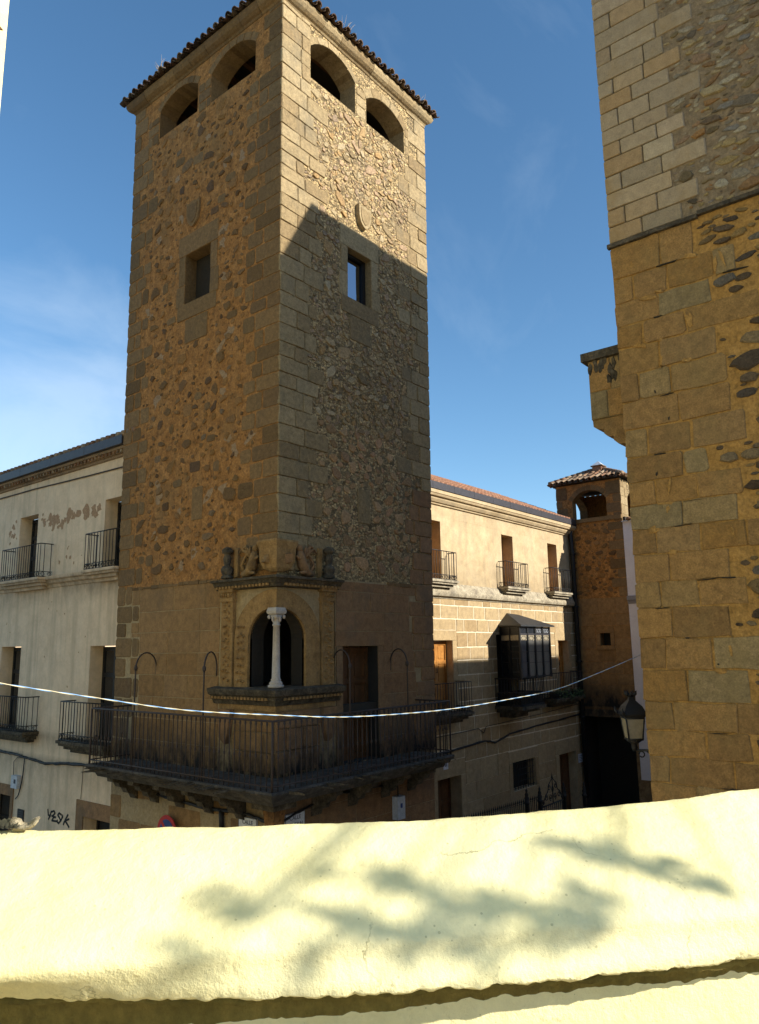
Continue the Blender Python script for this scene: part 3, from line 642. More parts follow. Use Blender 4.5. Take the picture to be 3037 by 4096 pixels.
# tiled hip roof
def hiproof(name, parent, x0, x1, y0, y1, z0, rise, over, mt, tw=.19, sides='LRBF'):
    ox0, ox1, oy0, oy1 = x0-over, x1+over, y0-over, y1+over; cx, cy = (ox0+ox1)/2, (oy0+oy1)/2; ap = Vector((cx, cy, z0+rise))
    mb = MB(); c4 = [(ox0+.03, oy0+.03, z0), (ox1-.03, oy0+.03, z0), (ox1-.03, oy1-.03, z0), (ox0+.03, oy1-.03, z0)]
    for i in range(4): mb.face([c4[i], c4[(i+1) % 4], ap], mt)
    mb.face(c4[::-1], M['interior'])
    o = mb.build(name, parent)
    t = MB()
    for (A, B) in ((Vector((ox0, oy0, z0)), Vector((ox1, oy0, z0))), (Vector((ox0, oy1, z0)), Vector((ox0, oy0, z0))), (Vector((ox1, oy0, z0)), Vector((ox1, oy1, z0))), (Vector((ox1, oy1, z0)), Vector((ox0, oy1, z0)))):
        n = int((B-A).length/tw); dr = (B-A).normalized(); mid = (A+B)/2; inn = (ap-mid); hl = (B-A).length/2
        nrm = dr.cross(inn).normalized()
        if nrm.z < 0: nrm = -nrm
        for i in range(n):
            p = A+dr*((i+.5)/n*2*hl); frac = 1-abs((p-mid).dot(dr))/hl
            for kind in (0, 1):
                q = p+dr*(tw*.5 if kind else 0); L_ = inn*max(.03, frac)
                segn = max(1, int(L_.length/.36)) if not kind else 1
                for sgm in range(segn):
                    s0 = q+L_*(sgm/segn)-inn.normalized()*(.05 if sgm == 0 else .02)*rng.uniform(.3, 1.6); s1 = q+L_*((sgm+1)/segn)
                    P = []; r_ = tw*.36
                    for base, rr in ((s0, r_*1.08), (s1, r_*.9)):
                        jj = rng.uniform(-.006, .006)
                        for th in range(7):
                            aa = math.pi*th/6; h_ = math.sin(aa)*rr*(1 if not kind else -.8)
                            lift = .035 if not kind else .045
                            P.append(base+dr*(math.cos(aa)*rr+jj)+nrm*(h_+lift+(.014 if base is s0 else 0)))
                        for th in range(6, -1, -1):
                            aa = math.pi*th/6; h_ = math.sin(aa)*(rr-.016)*(1 if not kind else -.8)
                            P.append(base+dr*(math.cos(aa)*(rr-.016)+jj)+nrm*(h_+.034+(.014 if base is s0 else 0)))
                    F = [(a, (a+1) % 14, 14+(a+1) % 14, 14+a) for a in range(14)]+[list(range(14)), list(range(14, 28))]
                    t.add(P, F, mt)
    t.build('roof_tiles', o)
    # hip ridges
    h = MB()
    for c in ((ox0, oy0), (ox1, oy0), (ox1, oy1), (ox0, oy1)):
        a = Vector((c[0], c[1], z0+.07)); b = ap+Vector((0, 0, .07)); k_ = 9
        for i in range(k_): h.tube([a.lerp(b, i/k_), a.lerp(b, (i+1.06)/k_)], [.085, .07], mt, 8)
    h.build('ridge_tiles', o)
    return o
hiproof('roof', TW, 0, xx, 0, yy, 12.38, 1.0, .20, M['oldtile'], tw=.2)
# beams seen under the roof through the arches
mb = MB()
for i in range(7): mb.box((.45, .5+.6*i, 12.1), (4.2, .6+.6*i, 12.22), M['olddoor'])
mb.build('roof_beams', TW)
# windows in the shaft
mb = MB(); mb.fbox(FRr, 1.81, 2.53, 6.76, 7.82, -.22, -.2, M['skyglass']); w_ = mb.build('pane', TW)
f = MB()
for q in ((1.81, 1.85, 6.76, 7.82), (2.45, 2.53, 6.76, 7.82), (1.85, 2.45, 7.76, 7.82), (1.85, 2.45, 6.76, 6.80)): f.fbox(FRr, *q, -.198, -.15, M['iron'])
f.build('window_frame', TW)
mb = MB(); mb.fbox(FL, 1.962, 2.758, 6.802, 7.858, -.28, -.26, M['dark']); mb.build('window_dark_panel', TW)  # flat dark panel stands in for the shade inside the open window
# heraldic shields
def shield(fr, u, v, w, h, d, mt, parent, jagged=False):
    mb = MB(); pts = [(-.5, .5), (-.3, .44), (0, .5), (.3, .44), (.5, .5), (.48, .0), (.36, -.3), (.16, -.46), (0, -.52), (-.16, -.46), (-.36, -.3), (-.48, 0)]
    P = [(u+a*w, v+b*h) for a, b in pts]
    mb.prism([fr.P(a, b, -.02) for a, b in P], fr.N*(d+.02), mt)
    mb.prism([fr.P(u+(a*.72)*w, v+(b*.72)*h, d-.003) for a, b in pts], fr.N*.015, mt)
    return mb.build('shield', parent)
shield(FL, 2.53, 8.70, .42, .56, .05, M['quoinshade'], TW)
shield(FRr, 2.26, 8.62, .38, .48, .10, M['quoin'], TW)
# ---- corner window with column, cornice and arms
CWN = MB()
for fr, mt in ((FL, M['carved']), (FRr, M['carved'])):
    # arch band (extrados shell) and jamb
    n = 10; inn = [(.63, -.62)]+[(.63*math.cos(math.pi/2*i/n), .16+.50*math.sin(math.pi/2*i/n)) for i in range(n+1)]
    outr = [(.97, -.62)]+[(.97*math.cos(math.pi/2*i/n), .16+.80*math.sin(math.pi/2*i/n)) for i in range(n+1)]
    off = .0 if fr is FL else .0015
    for i in range(n+1):
        a, b, c, d = inn[i], inn[i+1], outr[i+1], outr[i]
        e_ = -.05+off if i == n else 0
        P = [(a[0], a[1]), (b[0]+(e_ if i == n else 0), b[1]), (c[0]+(e_ if i == n else 0), c[1]), (d[0], d[1])]
        CWN.prism([fr.P(x, y, -.04) for x, y in P], fr.N*(.09+off+.002*(i % 2)), mt)
    CWN.fbox(fr, 1.0, 1.30, -.62, .80, -.02, .075+off, mt)                    # pilaster
    CWN.fbox(fr, .98, 1.32, .80, .86, -.02, .10, mt); CWN.fbox(fr, .96, 1.34, .96, 1.03, -.02, .12, mt); CWN.fbox(fr, 1.0, 1.30, .862, .958, -.02, .085, mt)
    CWN.fbox(fr, .0 if fr is FRr else -.03, 1.36, -.985, -.90, -.02, .03+off, mt)
    # carving: leaf scrolls on jamb and pilaster, leaves on the capital
    for k in range(11):
        z = -.52+k*.125
        for du in (-.06, .06): CWN.stone(fr, blob(1.15+du, z+(.03 if du > 0 else 0), .045, .035, rng.uniform(-.6, .6), 7), .10, .02, mt, base=.05)
        CWN.stone(fr, blob(1.15, z+.06, .022, .035, 0, 6), .10, .012, mt, base=.05)
        if fr is FL and k < 8: 
            for du in (-.07, .0, .07): CWN.stone(fr, blob(.80+du, z+rng.uniform(-.02, .02), .04, .04, rng.uniform(-.6, .6), 7), .075, .02, mt, base=.03)
    for k in range(5): CWN.stone(fr, blob(1.03+k*.06, .91, .024, .045, 0, 6), .115, .012, mt, base=.06)
    # tapering bracket under the pilaster
    CWN.prism([fr.P(1.0, -.99, -.02), fr.P(1.34, -.99, -.02), fr.P(1.27, -1.45, -.02), fr.P(1.13, -1.55, -.02), fr.P(1.06, -1.4, -.02)], fr.N*.12, M['ashlarR'])
    # parapet panel beneath
    ashlar(CWN, fr, .0, 1.0, -1.96, -.99, (.30, .36), (.35, .6), .012, .035, M['ashlar'] if fr is FL else M['ashlarR'], r=.01, j=.003)
SUR = CWN.build('window_surround', TW)
def corner_path(ul, ur): return [((0, ul), (-1, 0)), ((0, 0), (-1, -1)), ((ur, 0), (0, -1))]
mb = MB()
moulding(mb, corner_path(1.42, 1.40), [(0, .99), (.10, 1.0), (.13, 1.05), (.15, 1.06), (.19, 1.12), (.235, 1.125), (.24, 1.165), (.03, 1.19), (0, 1.19)], M['blackstone'])
for fr in (FL, FRr):
    for k in range(16): mb.fbox(fr, .05+k*.085, .10+k*.085, 1.015, 1.055, .11, .155, M['carved'])
mb.build('window_cornice', SUR)
mb = MB()
moulding(mb, corner_path(1.47, 1.45), [(0, -.91), (.06, -.90), (.09, -.84), (.12, -.82), (.14, -.76), (.19, -.74), (.21, -.68), (.215, -.645), (.05, -.62), (-.4, -.615), (-.4, -.91)], M['blackstone'])
for fr in (FL, FRr):
    for k in range(17): mb.fbox(fr, .05+k*.083, .10+k*.083, -.815, -.775, .10, .148, M['carved'])
mb.build('window_sill', SUR)
mb = MB(); cx = (.03, .03, 0)
mb.lathe(cx, [(.13, -.615), (.13, -.575), (.10, -.57), (.112, -.545), (.09, -.52), (.075, -.51), (.085, -.49), (.068, -.47), (.060, -.1), (.053, .36), (.068, .365), (.068, .385), (.055, .39), (.062, .46), (.075, .5)], M['marble'], 20)
mb.lathe(cx, [(.052, .39), (.058, .43), (.075, .48), (.105, .53)], M['marble'], 8, rot=math.pi/8)
for a in range(4):
    th = math.pi/4+a*math.pi/2; v = Vector((math.cos(th), math.sin(th), 0)); q = Vector(cx)+v*.118
    mb.lathe((q.x, q.y, .505), [(.004, -.034), (.020, -.026), (.030, 0), (.026, .018), (.016, .03)], M['marble'], 8)
    th += math.pi/4; q = Vector(cx)+Vector((math.cos(th), math.sin(th), 0))*.082
    mb.lathe((q.x, q.y, .47), [(.003, -.05), (.018, -.03), (.022, .02), (.012, .05)], M['marble'], 8)
mb.lathe(cx, [(.11, .535), (.155, .56), (.165, .60), (.14, .655)], M['marble'], 4, smooth=False, rot=math.pi/4)
mb.build('column', SUR)
mb = MB(); mb.fbox(FL, .0, 1.1, -.6, .9, -1.4, -1.38, M['dark']); mb.fbox(FRr, .0, 1.5, -.6, .9, -1.5, -1.48, M['dark']); mb.build('inner_wall', SUR)
# coat of arms folded round the corner
mb = MB(); P0 = []
zs = [(1.24, .10, .06), (1.30, .22, .10), (1.42, .29, .12), (1.62, .30, .13), (1.74, .34, .16), (1.77, .33, .15)]
for i in range(len(zs)-1):
    for (z, w, d) in (zs[i], zs[i+1]):
        P0 += [(-d, w, z), (-d, -d, z), (w, -d, z), (w, .0, z), (.0, w, z)]
k = 5
for i in range(len(zs)-1):
    b = i*10; mb.add(P0[b:b+10], [(q, (q+1) % 5, 5+(q+1) % 5, 5+q) for q in range(5)]+([tuple(range(5))] if i == 0 else [])+([tuple(range(5, 10))] if i == len(zs)-2 else []), M['carved'])
for fr in (FL, FRr):
    mb.stone(fr, rpoly(.04, .2, 1.36, 1.56, .04, .01), .165, .03, M['ashlarR'] if fr is FRr else M['carved'], base=.1)
arms = mb.build('coat_of_arms', TW)
for fr, mt in ((FL, M['carved']), (FRr, M['ashlarR'])):      # beasts holding the shield
    mb = MB()
    def Q(u, v, d): return fr.P(u, v, d)
    mb.tube([Q(.78, 1.24, .05), Q(.62, 1.26, .07), Q(.50, 1.38, .09), Q(.46, 1.52, .09), Q(.44, 1.62, .08)], [.05, .08, .09, .075, .05], mt, 8)      # body
    mb.tube([Q(.46, 1.60, .08), Q(.42, 1.68, .09), Q(.36, 1.70, .09)], [.055, .06, .03], mt, 8)    # head
    mb.tube([Q(.48, 1.5, .11), Q(.40, 1.47, .12), Q(.33, 1.52, .12)], [.03, .026, .02], mt, 6)     # fore leg
    mb.tube([Q(.60, 1.3, .1), Q(.50, 1.25, .12), Q(.42, 1.24, .11)], [.04, .035, .025], mt, 6)     # hind leg
    mb.tube([Q(.72, 1.27, .05), Q(.82, 1.4, .05), Q(.74, 1.52, .05), Q(.66, 1.6, .05), Q(.72, 1.72, .05), Q(.80, 1.68, .05)], [.03, .028, .026, .03, .035, .02], mt, 6)  # tail
    for k in range(5): mb.tube([Q(.58, 1.50, .05), Q(.60+.05*k, 1.66+.02*math.sin(k*2), .06), Q(.62+.07*k, 1.72-.03*k, .05)], [.025, .022, .012], mt, 5)   # wing feathers
    for k in range(14): mb.stone(fr, blob(.45+rng.uniform(0, .4), 1.25+rng.uniform(0, .35), .04, .035, rng.uniform(-1, 1), 7), .035, .02, mt)
    mb.build('beast_relief', arms)
for fr in (FL, FRr):
    mb = MB(); p = fr.P(1.14, 0, .10)
    mb.lathe((p.x, p.y, 0), [(.10, 1.19), (.10, 1.23), (.075, 1.25), (.10, 1.30), (.11, 1.34), (.085, 1.40), (.05, 1.42), (.06, 1.47), (.075, 1.54), (.05, 1.60), (.055, 1.62), (.095, 1.64), (.10, 1.69), (.07, 1.72), (.03, 1.74)], M['blackstone'], 12)
    mb.build('finial', TW)
    mb = MB(); mb.stone(fr, rpoly(.92, 1.02, 1.2, 1.72, .02, .004), .05, .01, M['carved']); mb.build('side_panel', arms)
# balcony door
door(TW, FRr, 1.60, 2.57, -1.98, .0, -.26, M['olddoor'], leaves=2)
# ---- balcony round the corner
bal = MB()
PJ = .86
pth = [((0, 4.02), (-1, 0)), ((0, 0), (-1, -1)), ((3.72, 0), (0, -1))]
moulding(bal, pth, [(0, -2.0), (PJ+.02, -2.0), (PJ+.03, -2.03), (PJ, -2.08), (PJ-.05, -2.09), (PJ-.08, -2.15), (PJ-.17, -2.17), (PJ-.22, -2.24), (.3, -2.26), (.15, -2.32), (0, -2.34)], M['slabstone'])
for i in range(60):   # lichen crusts on the lip
    a = rng.random()
    fr, u = (FL, rng.uniform(-.8, 4.0)) if a < .55 else (FRr, rng.uniform(-.8, 3.7))
    bal.stone(fr, blob(u, -2.035+rng.uniform(-.03, .02), rng.uniform(.02, .07), rng.uniform(.012, .03), 0, 7), PJ+.045, .015, M['blackstone'], base=PJ-.03)
BAL = bal.build('balcony_slab', TW)
for fr, us in ((FL, (.75, 1.55, 2.35, 3.1, 3.75)), (FRr, (.9, 1.8, 2.7, 3.5))):
    for u in us:
        mb = MB(); w = .09
        prof = [(0, -2.27), (.55, -2.25), (.54, -2.33), (.42, -2.36), (.38, -2.44), (.26, -2.47), (.22, -2.56), (.10, -2.60), (.06, -2.68), (0, -2.70)]
        mb.prism([fr.P(u-w+rng.uniform(-.01, .01), z, d) for d, z in prof], fr.U*(2*w), M['blackstone'])
        mb.build('corbel', TW)
mb = MB(); mb.prism([(-.42, -.42, -2.26), (-.42, .06, -2.26), (.06, .06, -2.26), (.06, -.42, -2.26)], (0, 0, -.12), M['blackstone'])
mb.add([(-.22, -.22, -2.38), (-.22, .04, -2.38), (.04, .04, -2.38), (.04, -.22, -2.38), (-.16, -.16, -2.72), (-.16, .03, -2.72), (.03, .03, -2.72), (.03, -.16, -2.72)], [(0, 1, 2, 3), (4, 5, 6, 7), (0, 1, 5, 4), (1, 2, 6, 5), (2, 3, 7, 6), (3, 0, 4, 7)], M['ochre'])
mb.build('corner_corbel', TW)
RP = PJ-.04
rail = MB(); zt, zb = -1.03, -1.93
ring = [Vector((0.02, 4.0, 0)), Vector((-RP, 4.0, 0)), Vector((-RP, -RP, 0)), Vector((3.7, -RP, 0)), Vector((3.7, -.02, 0))]
for z, r_ in ((zt, .017), (zb, .012)):
    for a, b in zip(ring, ring[1:]): rail.tube([a+Vector((0, 0, z)), b+Vector((0, 0, z))], r_, M['rustiron'], 6)
for c in ring[1:4]: rail.tube([c+Vector((0, 0, -2.0)), c+Vector((0, 0, zt))], .018, M['rustiron'], 6)
RAIL = rail.build('balcony_railing', TW)
bm0 = MB(); prof = [(.009, -2.0), (.009, -1.56), (.017, -1.545), (.017, -1.515), (.009, -1.5), (.009, -1.11), (.018, -1.08), (.012, -1.03)]
bm0.lathe((0, 0, 0), [(r_, z) for r_, z in prof], M['rustiron'], 6)
bar0 = bm0.build('baluster', RAIL)
spots = []
for a, b in zip(ring, ring[1:]):
    n = int((b-a).length/.118)
    spots += [a.lerp(b, (i+1)/(n+1)) for i in range(n)]
for i, p in enumerate(spots):
    o = bar0 if i == 0 else bar0.copy()
    if i: COL.objects.link(o); o.parent = RAIL
    o.location = p
for (x, y, wx, wy) in ((-RP, 2.66, 0, 3.25), (-RP, .77, -.08, 1.38), (2.40, -RP, 2.95, 0), (.86, -RP, 1.33, 0)):     # tall hooped stays
    mb = MB(); a = Vector((x, y, -2.0)); b = Vector((x, y, -.30)); w = Vector((wx, wy, -.32)); pts = [a, b]
    for k in range(1, 13):
        th = math.pi*k/12; pts.append(b.lerp(w, (1-math.cos(th))/2)+Vector((0, 0, .27*math.sin(th))))
    pts.append(w+Vector((0, 0, -.12))); mb.tube(pts, .013, M['rustiron'], 6)
    mb.lathe((b.x, b.y, b.z), [(.014, -.05), (.03, -.02), (.03, .02), (.014, .05)], M['rustiron'], 8); mb.build('awning_stay', RAIL)
# dry weeds on the tower roof
for i, (x, y, h) in enumerate(((-.2, 3.6, .35), (-.1, 4.5, .25), (1.6, -.1, .42), (2.0, -.05, .3), (3.0, -.1, .3), (4.3, -.15, .25))):
    mb = MB()
    for k in range(26):
        a, l = rng.uniform(0, 6.28), h*rng.uniform(.3, .8); b = Vector((x+rng.gauss(0, .05), y+rng.gauss(0, .05), 12.44))
        mb.tube([b, b+Vector((math.cos(a)*l*.2, math.sin(a)*l*.2, l*.55)), b+Vector((math.cos(a)*l*.5, math.sin(a)*l*.5, l))], [.004, .003, .001], M['straw'], 3)
    lab = ['dry straw tuft on the tower roof, left half of the shaded eave', 'short dry tuft at the far left corner of the tower roof', 'tallest dry straw tuft above the sunlit arches of the tower', 'thin dry tuft just right of the tallest one on the tower eave',
           'dry tuft midway along the sunlit eave of the tower', 'dry tuft at the right hand corner of the tower roof'][i]
    tag(mb.build('dry_weed', None, (x, y, 12.44)), lab, 'weed', 'dry weeds growing on the tower roof')

# ================================================================== WHITE HOUSE (left)
WHs = thing('white_house', 'stained white plastered house with iron balconies left of the tower', 'house', (.25, 8, GZ))
FW = Fr((.25, 0, 0), (0, 1, 0), (-1, 0, 0))
ow = [rect(8.72, 9.64, 1.74, 3.32), rect(4.85, 5.73, 1.74, 3.26), rect(9.14, 10.16, -1.80, .14), rect(5.02, 6.03, -1.85, .11), rect(9.12, 10.3, GZ, -3.27), rect(4.9, 5.94, GZ, -3.33)]
mb = MB(); mb.wall(FW, rect(4.3, 18, GZ, 4.30), ow, M['white'], reveal=.34, rmat=M['white'])
mb.face([(.25, 18, GZ), (9, 18, GZ), (9, 18, 4.30), (.25, 18, 4.30)], M['white'])
for (u, v, s_) in [(rng.uniform(5.9, 8.9), 3.02+rng.gauss(0, .09)+.06*math.sin(k), rng.uniform(.03, .13)) for k in range(34)]+[(8.6+rng.uniform(0, 1.6), 2.9+rng.uniform(-.3, .5), rng.uniform(.02, .07)) for k in range(16)]+[(rng.uniform(5.2, 8), rng.uniform(1.9, 2.7), rng.uniform(.015, .05)) for k in range(12)]+[(rng.uniform(6, 10), rng.uniform(-.8, 1.2), .02) for k in range(12)]:
    if hit(u-s_*2, u+s_*2, v-s_*2, v+s_*2, [(q[0][0], q[2][0], q[0][1], q[2][1]) for q in ow]): continue
    mb.stone(FW, blob(u, v, s_, s_*rng.uniform(.6, 1.5), rng.uniform(-1, 1), 11, .4), .003, .004, M['peel'], base=.001)
mb.build('wall', WHs)
mb = MB()
moulding(mb, [((.25, 4.3), (-1, 0)), ((.25, 18), (-1, 0))], [(0, 1.46), (.03, 1.47), (.05, 1.53), (.12, 1.56), (.14, 1.62), (.19, 1.64), (.20, 1.71), (.02, 1.735), (0, 1.735)], M['white'])
mb.build('floor_ledge', WHs)
mb = MB()
moulding(mb, [((.25, 4.3), (-1, 0)), ((.25, 18), (-1, 0))], [(0, 4.12), (.05, 4.13), (.05, 4.18), (.12, 4.185), (.12, 4.24), (.18, 4.245), (.18, 4.30), (0, 4.30)], M['tile'])
for k in range(90): mb.fbox(FW, 4.5+k*.145, 4.56+k*.145, 4.185, 4.24, .11, .16, M['tile'])
mb.build('brick_cornice', WHs)
mb = MB()
for k in range(9): mb.fbox(FW, 4.76+k*1.5, 6.25+k*1.5, 4.305, 4.50, .0, .28, M['gutter'])
mb.build('gutter', WHs)
mb = MB(); mb.face([(.0, 4.2, 4.51), (.0, 18, 4.51), (5, 18, 5.8), (5, 4.2, 5.8)], M['tile'])
for k in range(66): mb.tube([(-.02, 4.35+k*.2, 4.52), (1.2, 4.35+k*.2, 4.84)], .07, M['tile'], 6)
mb.build('roof', WHs)
for q in ow[:4]:
    u0_, v0_, u1_, v1_ = q[0][0], q[0][1], q[2][0], q[2][1]
    door(WHs, FW, u0_, u1_, v0_, v1_-.02, -.33, M['iron'], name='balcony_door', glass=M['glass'], leaves=2)
balcony(WHs, FW, 7.86, 9.78, 1.70, 2.48, .32, M['white'])
balcony(WHs, FW, 4.72, 5.90, 1.70, 2.48, .32, M['white'])
balcony(WHs, FW, 8.06, 10.3, -1.76, -1.0, .34, M['blackstone'])
balcony(WHs, FW, 4.75, 6.46, -1.82, -1.03, .36, M['blackstone'])
mb = MB()
for (a, b, t_, du0, du1, dt) in ((9.0, 10.6, -3.03, 9.12, 10.3, -3.27), (4.7, 6.22, -3.02, 4.9, 5.94, -3.33)):
    mb.fbox(FW, a, du0-.003, GZ, t_, -.01, .025, M['ashlarR']); mb.fbox(FW, du1+.003, b, GZ, t_, -.01, .025, M['ashlarR']); mb.fbox(FW, du0, du1, dt+.003, t_, -.01, .025, M['ashlarR']); mb.build('doorway_surround', WHs); mb = MB()
door(WHs, FW, 9.12, 10.3, GZ, -3.28, -.32, M['dark']); door(WHs, FW, 4.9, 5.94, GZ, -3.34, -.32, M['iron'], name='door')
# spray-painted tag
mb = MB()
def stroke(pts, r=.02):
    pts = [Vector((7.42-x*.0083*1.0, 0, -3.35-y*.0027)) for x, y in pts]; q = []
    for a, b in zip(pts, pts[1:]):
        for k in range(5): q.append(a.lerp(b, k/5))
    q.append(pts[-1])
    for a, b in zip(q, q[1:]):
        d = (b-a); 
        if d.length < 1e-5: continue
        n_ = Vector((-d.z, 0, d.x)).normalized()*r; d = d.normalized()*r*.5; a, b = a-d, b+d
        mb.prism([FW.P(p.x, p.z, .002) for p in (a-n_, b-n_, b+n_, a+n_)], FW.N*rng.uniform(.003, .006), M['blackp'])
stroke([(2, 5), (6, 45), (16, 50), (20, 12)]); stroke([(17, 40), (8, 78)]); stroke([(20, 18), (34, 5), (40, 20), (30, 42), (24, 46), (44, 50), (34, 52), (26, 80), (46, 78)])
stroke([(72, 20), (60, 12), (54, 28), (64, 48), (70, 66), (60, 88), (50, 76), (54, 68)]); stroke([(80, 30), (72, 60), (78, 20)], .016)
stroke([(104, 8), (92, 50), (84, 88)]); stroke([(110, 38), (92, 56), (112, 96)])
mb.build('graffiti', WHs)
# loose things on that wall
def cablerun(name, label, pts, r, mt, group=None, jit=.0, n=4, strands=1):
    mb = MB()
    for s_ in range(strands):
        q = []
        for a, b in zip(pts, pts[1:]):
            for k in range(n):
                p = Vector(a).lerp(Vector(b), k/n); q.append(p+Vector((rng.uniform(-jit, jit), rng.uniform(-jit, jit), rng.uniform(-jit, jit)))*1.0)
        q.append(Vector(pts[-1])); mb.tube(q, r, mt, 5)
    return tag(mb.build(name, None, pts[0]), label, 'cable', group)
P = lambda u, v, d=.03: FW.P(u, v, d)
cablerun('cable_bundle', 'thick black cable bundle sagging along the white house under its lower balconies', [P(13, -2.2), P(10.6, -2.3), P(9.0, -2.33), P(7.6, -2.42), P(6.6, -2.34), P(5.2, -2.3)], .022, M['iron'], jit=.018, n=6, strands=3)
cablerun('wall_cable', 'thin dark cable strung high under the eaves of the white house', [P(14, 4.0, .02), P(9, 3.97, .02), P(7, 3.92, .02), P(4.4, 3.88, .02)], .016, M['rustiron'], jit=.004, n=6)
cablerun('wall_cable', 'dark drop cable hanging from the bundle beside the meter box', [P(8.55, -2.36), P(8.56, -2.6), P(8.6, -2.9), P(8.72, -3.2), P(8.85, -3.3)], .012, M['iron'], jit=.003)
cablerun('wall_cable', 'thin looping cable running from the bundle down into the meter box', [P(8.6, -2.38), P(8.9, -2.4), P(9.05, -2.5), P(9.02, -2.8), P(8.95, -2.9)], .007, M['iron'], jit=.003)
cablerun('wall_cable', 'single thin wire hanging straight down the white wall near the tower', [P(6.05, -2.36, .01), P(6.06, -2.7, .01), P(6.08, -3.0, .01)], .005, M['iron'])
mb = MB(); mb.fbox(FW, 8.70, 8.98, -3.06, -2.78, .0, .10, M['greybox']); b_ = mb.build('meter_box', None, FW.P(8.85, -2.9)); tag(b_, 'small pale grey meter box on the white wall under the cable bundle', 'box')
mb = MB(); mb.fbox(FW, 8.76, 8.84, -2.95, -2.86, .101, .106, M['ink']); mb.build('label_plate', b_)
mb = MB(); mb.fbox(FW, 8.45, 8.74, -3.80, -3.50, .0, .02, M['iron'])
for k in range(6): mb.fbox(FW, 8.47, 8.72, -3.78+k*.045, -3.765+k*.045, .021, .03, M['gutter'])
tag(mb.build('vent_grille', None, FW.P(8.6, -3.65)), 'small dark metal vent grille low on the white wall', 'vent')

# ================================================================== SANDSTONE HOUSE (right, sunlit)
HS = thing('sandstone_house', 'golden sandstone two storey house with sunlit upper wall behind the tower', 'house', (10, 2, GZ))
FH = Fr((0, 2, 0), (1, 0, 0), (0, -1, 0)); HX0, HX1 = 4.0, 15.6
oh = [rect(6.95, 7.70, 1.68, 3.24), rect(10.88, 11.56, 1.68, 3.24), rect(13.86, 14.53, 1.68, 3.27), rect(7.15, 8.10, -1.62, .14), rect(14.22, 14.98, -1.62, .12), rect(10.35, 11.6, -1.6, .3), rect(7.25, 8.30, GZ, -3.24), rect(10.95, 12.30, -4.06, -3.28), rect(13.87, 15.1, GZ, -3.40)]
mb = MB()
mb.wall(FH, rect(HX0, HX1, 1.3, 4.0), oh[:3], M['house'], reveal=.42, rmat=M['house'])
mb.wall(FH, rect(HX0, HX1, GZ, 1.3), oh[3:], M['housejoint'], reveal=.40, rmat=M['house'])
hx = [(6.95, 8.30, -1.62, .40), (14.02, 15.18, -1.62, .38), (10.35, 11.6, -1.6, .3), (7.03, 8.52, GZ, -2.84), (10.75, 12.5, -4.06, -2.98), (13.63, 15.34, GZ, -2.98)]
ashlar(mb, FH, 6.3, HX1, -2.95, 1.24, (.33, .40), (.42, .82), .03, .012, M['houseblk'], hx, r=.012, j=.005, bev=.008)
ashlar(mb, FH, 6.3, HX1, GZ, -2.95, (.4, .48), (.8, 1.4), .008, .012, M['houseblk'], hx, r=.006, j=.002, bev=.008)
def surround(fr, q, w, top, mt, bot=True):
    u0_, v0_, u1_, v1_ = q[0][0], q[0][1], q[2][0], q[2][1]
    mb.stone(fr, rpoly(u0_-w, u0_-.004, v0_, v1_-.004, .006, .001), .014, .006, mt); mb.stone(fr, rpoly(u1_+.004, u1_+w, v0_, v1_-.004, .006, .001), .014, .006, mt)
    mb.stone(fr, rpoly(u0_-w, u1_+w, v1_+.004, v1_+top, .006, .001), .014, .006, mt)
for q, w, t_ in ((oh[3], .2, .26), (oh[4], .2, .26), (oh[6], .22, .40), (oh[7], .2, .30), (oh[8], .24, .42)): surround(FH, q, w, t_, M['houseblk'])
ashlar(mb, FH, 6.5, HX1, 3.36, 3.66, (.29, .30), (.9, 1.7), .010, .002, M['house'], (), r=.004, j=.001, bev=.002)
mb.face([(HX0, 2, 4), (HX0, 9, 4), (HX0, 9, GZ), (HX0, 2, GZ)], M['house']); mb.face([(HX1, 2, 4), (HX1, 9, 4), (HX1, 9, GZ), (HX1, 2, GZ)], M['house'])
mb.build('wall', HS)
mb = MB(); moulding(mb, [((HX0, 2), (0, -1)), ((HX1-.02, 2), (0, -1))], [(0, 3.66), (.05, 3.67), (.06, 3.71), (.10, 3.72), (.15, 3.79), (.16, 3.84), (.22, 3.85), (.25, 3.90), (.27, 3.91), (.28, 3.99), (0, 4.0)], M['house']); mb.build('cornice', HS)
mb = MB(); x = HX0
while x < HX1-.1: mb.box((x, 1.70, 4.005), (min(x+1.0, HX1)-.008, 2.2, 4.19), M['gutter']); x += 1.0
mb.build('gutter', HS)
mb = MB(); mb.face([(HX0, 1.8, 4.20), (HX1, 1.8, 4.20), (HX1, 5.0, 5.62), (HX0, 5.0, 5.62)], M['redtile']); mb.face([(HX0, 5, 5.62), (HX1, 5, 5.62), (HX1, 9, 4), (HX0, 9, 4)], M['redtile'])
k = 0
while HX0+.1+k*.2 < HX1:
    for s_ in range(9):
        y = 1.74+s_*.36; z = 4.19+(y-1.8)*.443
        mb.tube([(HX0+.1+k*.2+rng.uniform(-.008, .008), y, z+.02), (HX0+.1+k*.2, y+.38, z+.38*.443)], [.072, .062], M['redtile'], 6)
    k += 1
mb.build('roof', HS)
mb = MB(); moulding(mb, [((HX0, 2), (0, -1)), ((HX1-.01, 2), (0, -1))], [(0, 1.20), (.03, 1.21), (.05, 1.25), (.12, 1.27), (.14, 1.33), (.14, 1.37), (.07, 1.55), (.0, 1.62)], M['ledge']); mb.build('floor_ledge', HS)
for q in oh[:3]: door(HS, FH, q[0][0], q[2][0], q[0][1], q[2][1]-.02, -.40, M['wood'], name='balcony_door')
for q in oh[3:5]: door(HS, FH, q[0][0], q[2][0], q[0][1], q[2][1]-.02, -.22, M['wood'], name='balcony_door')
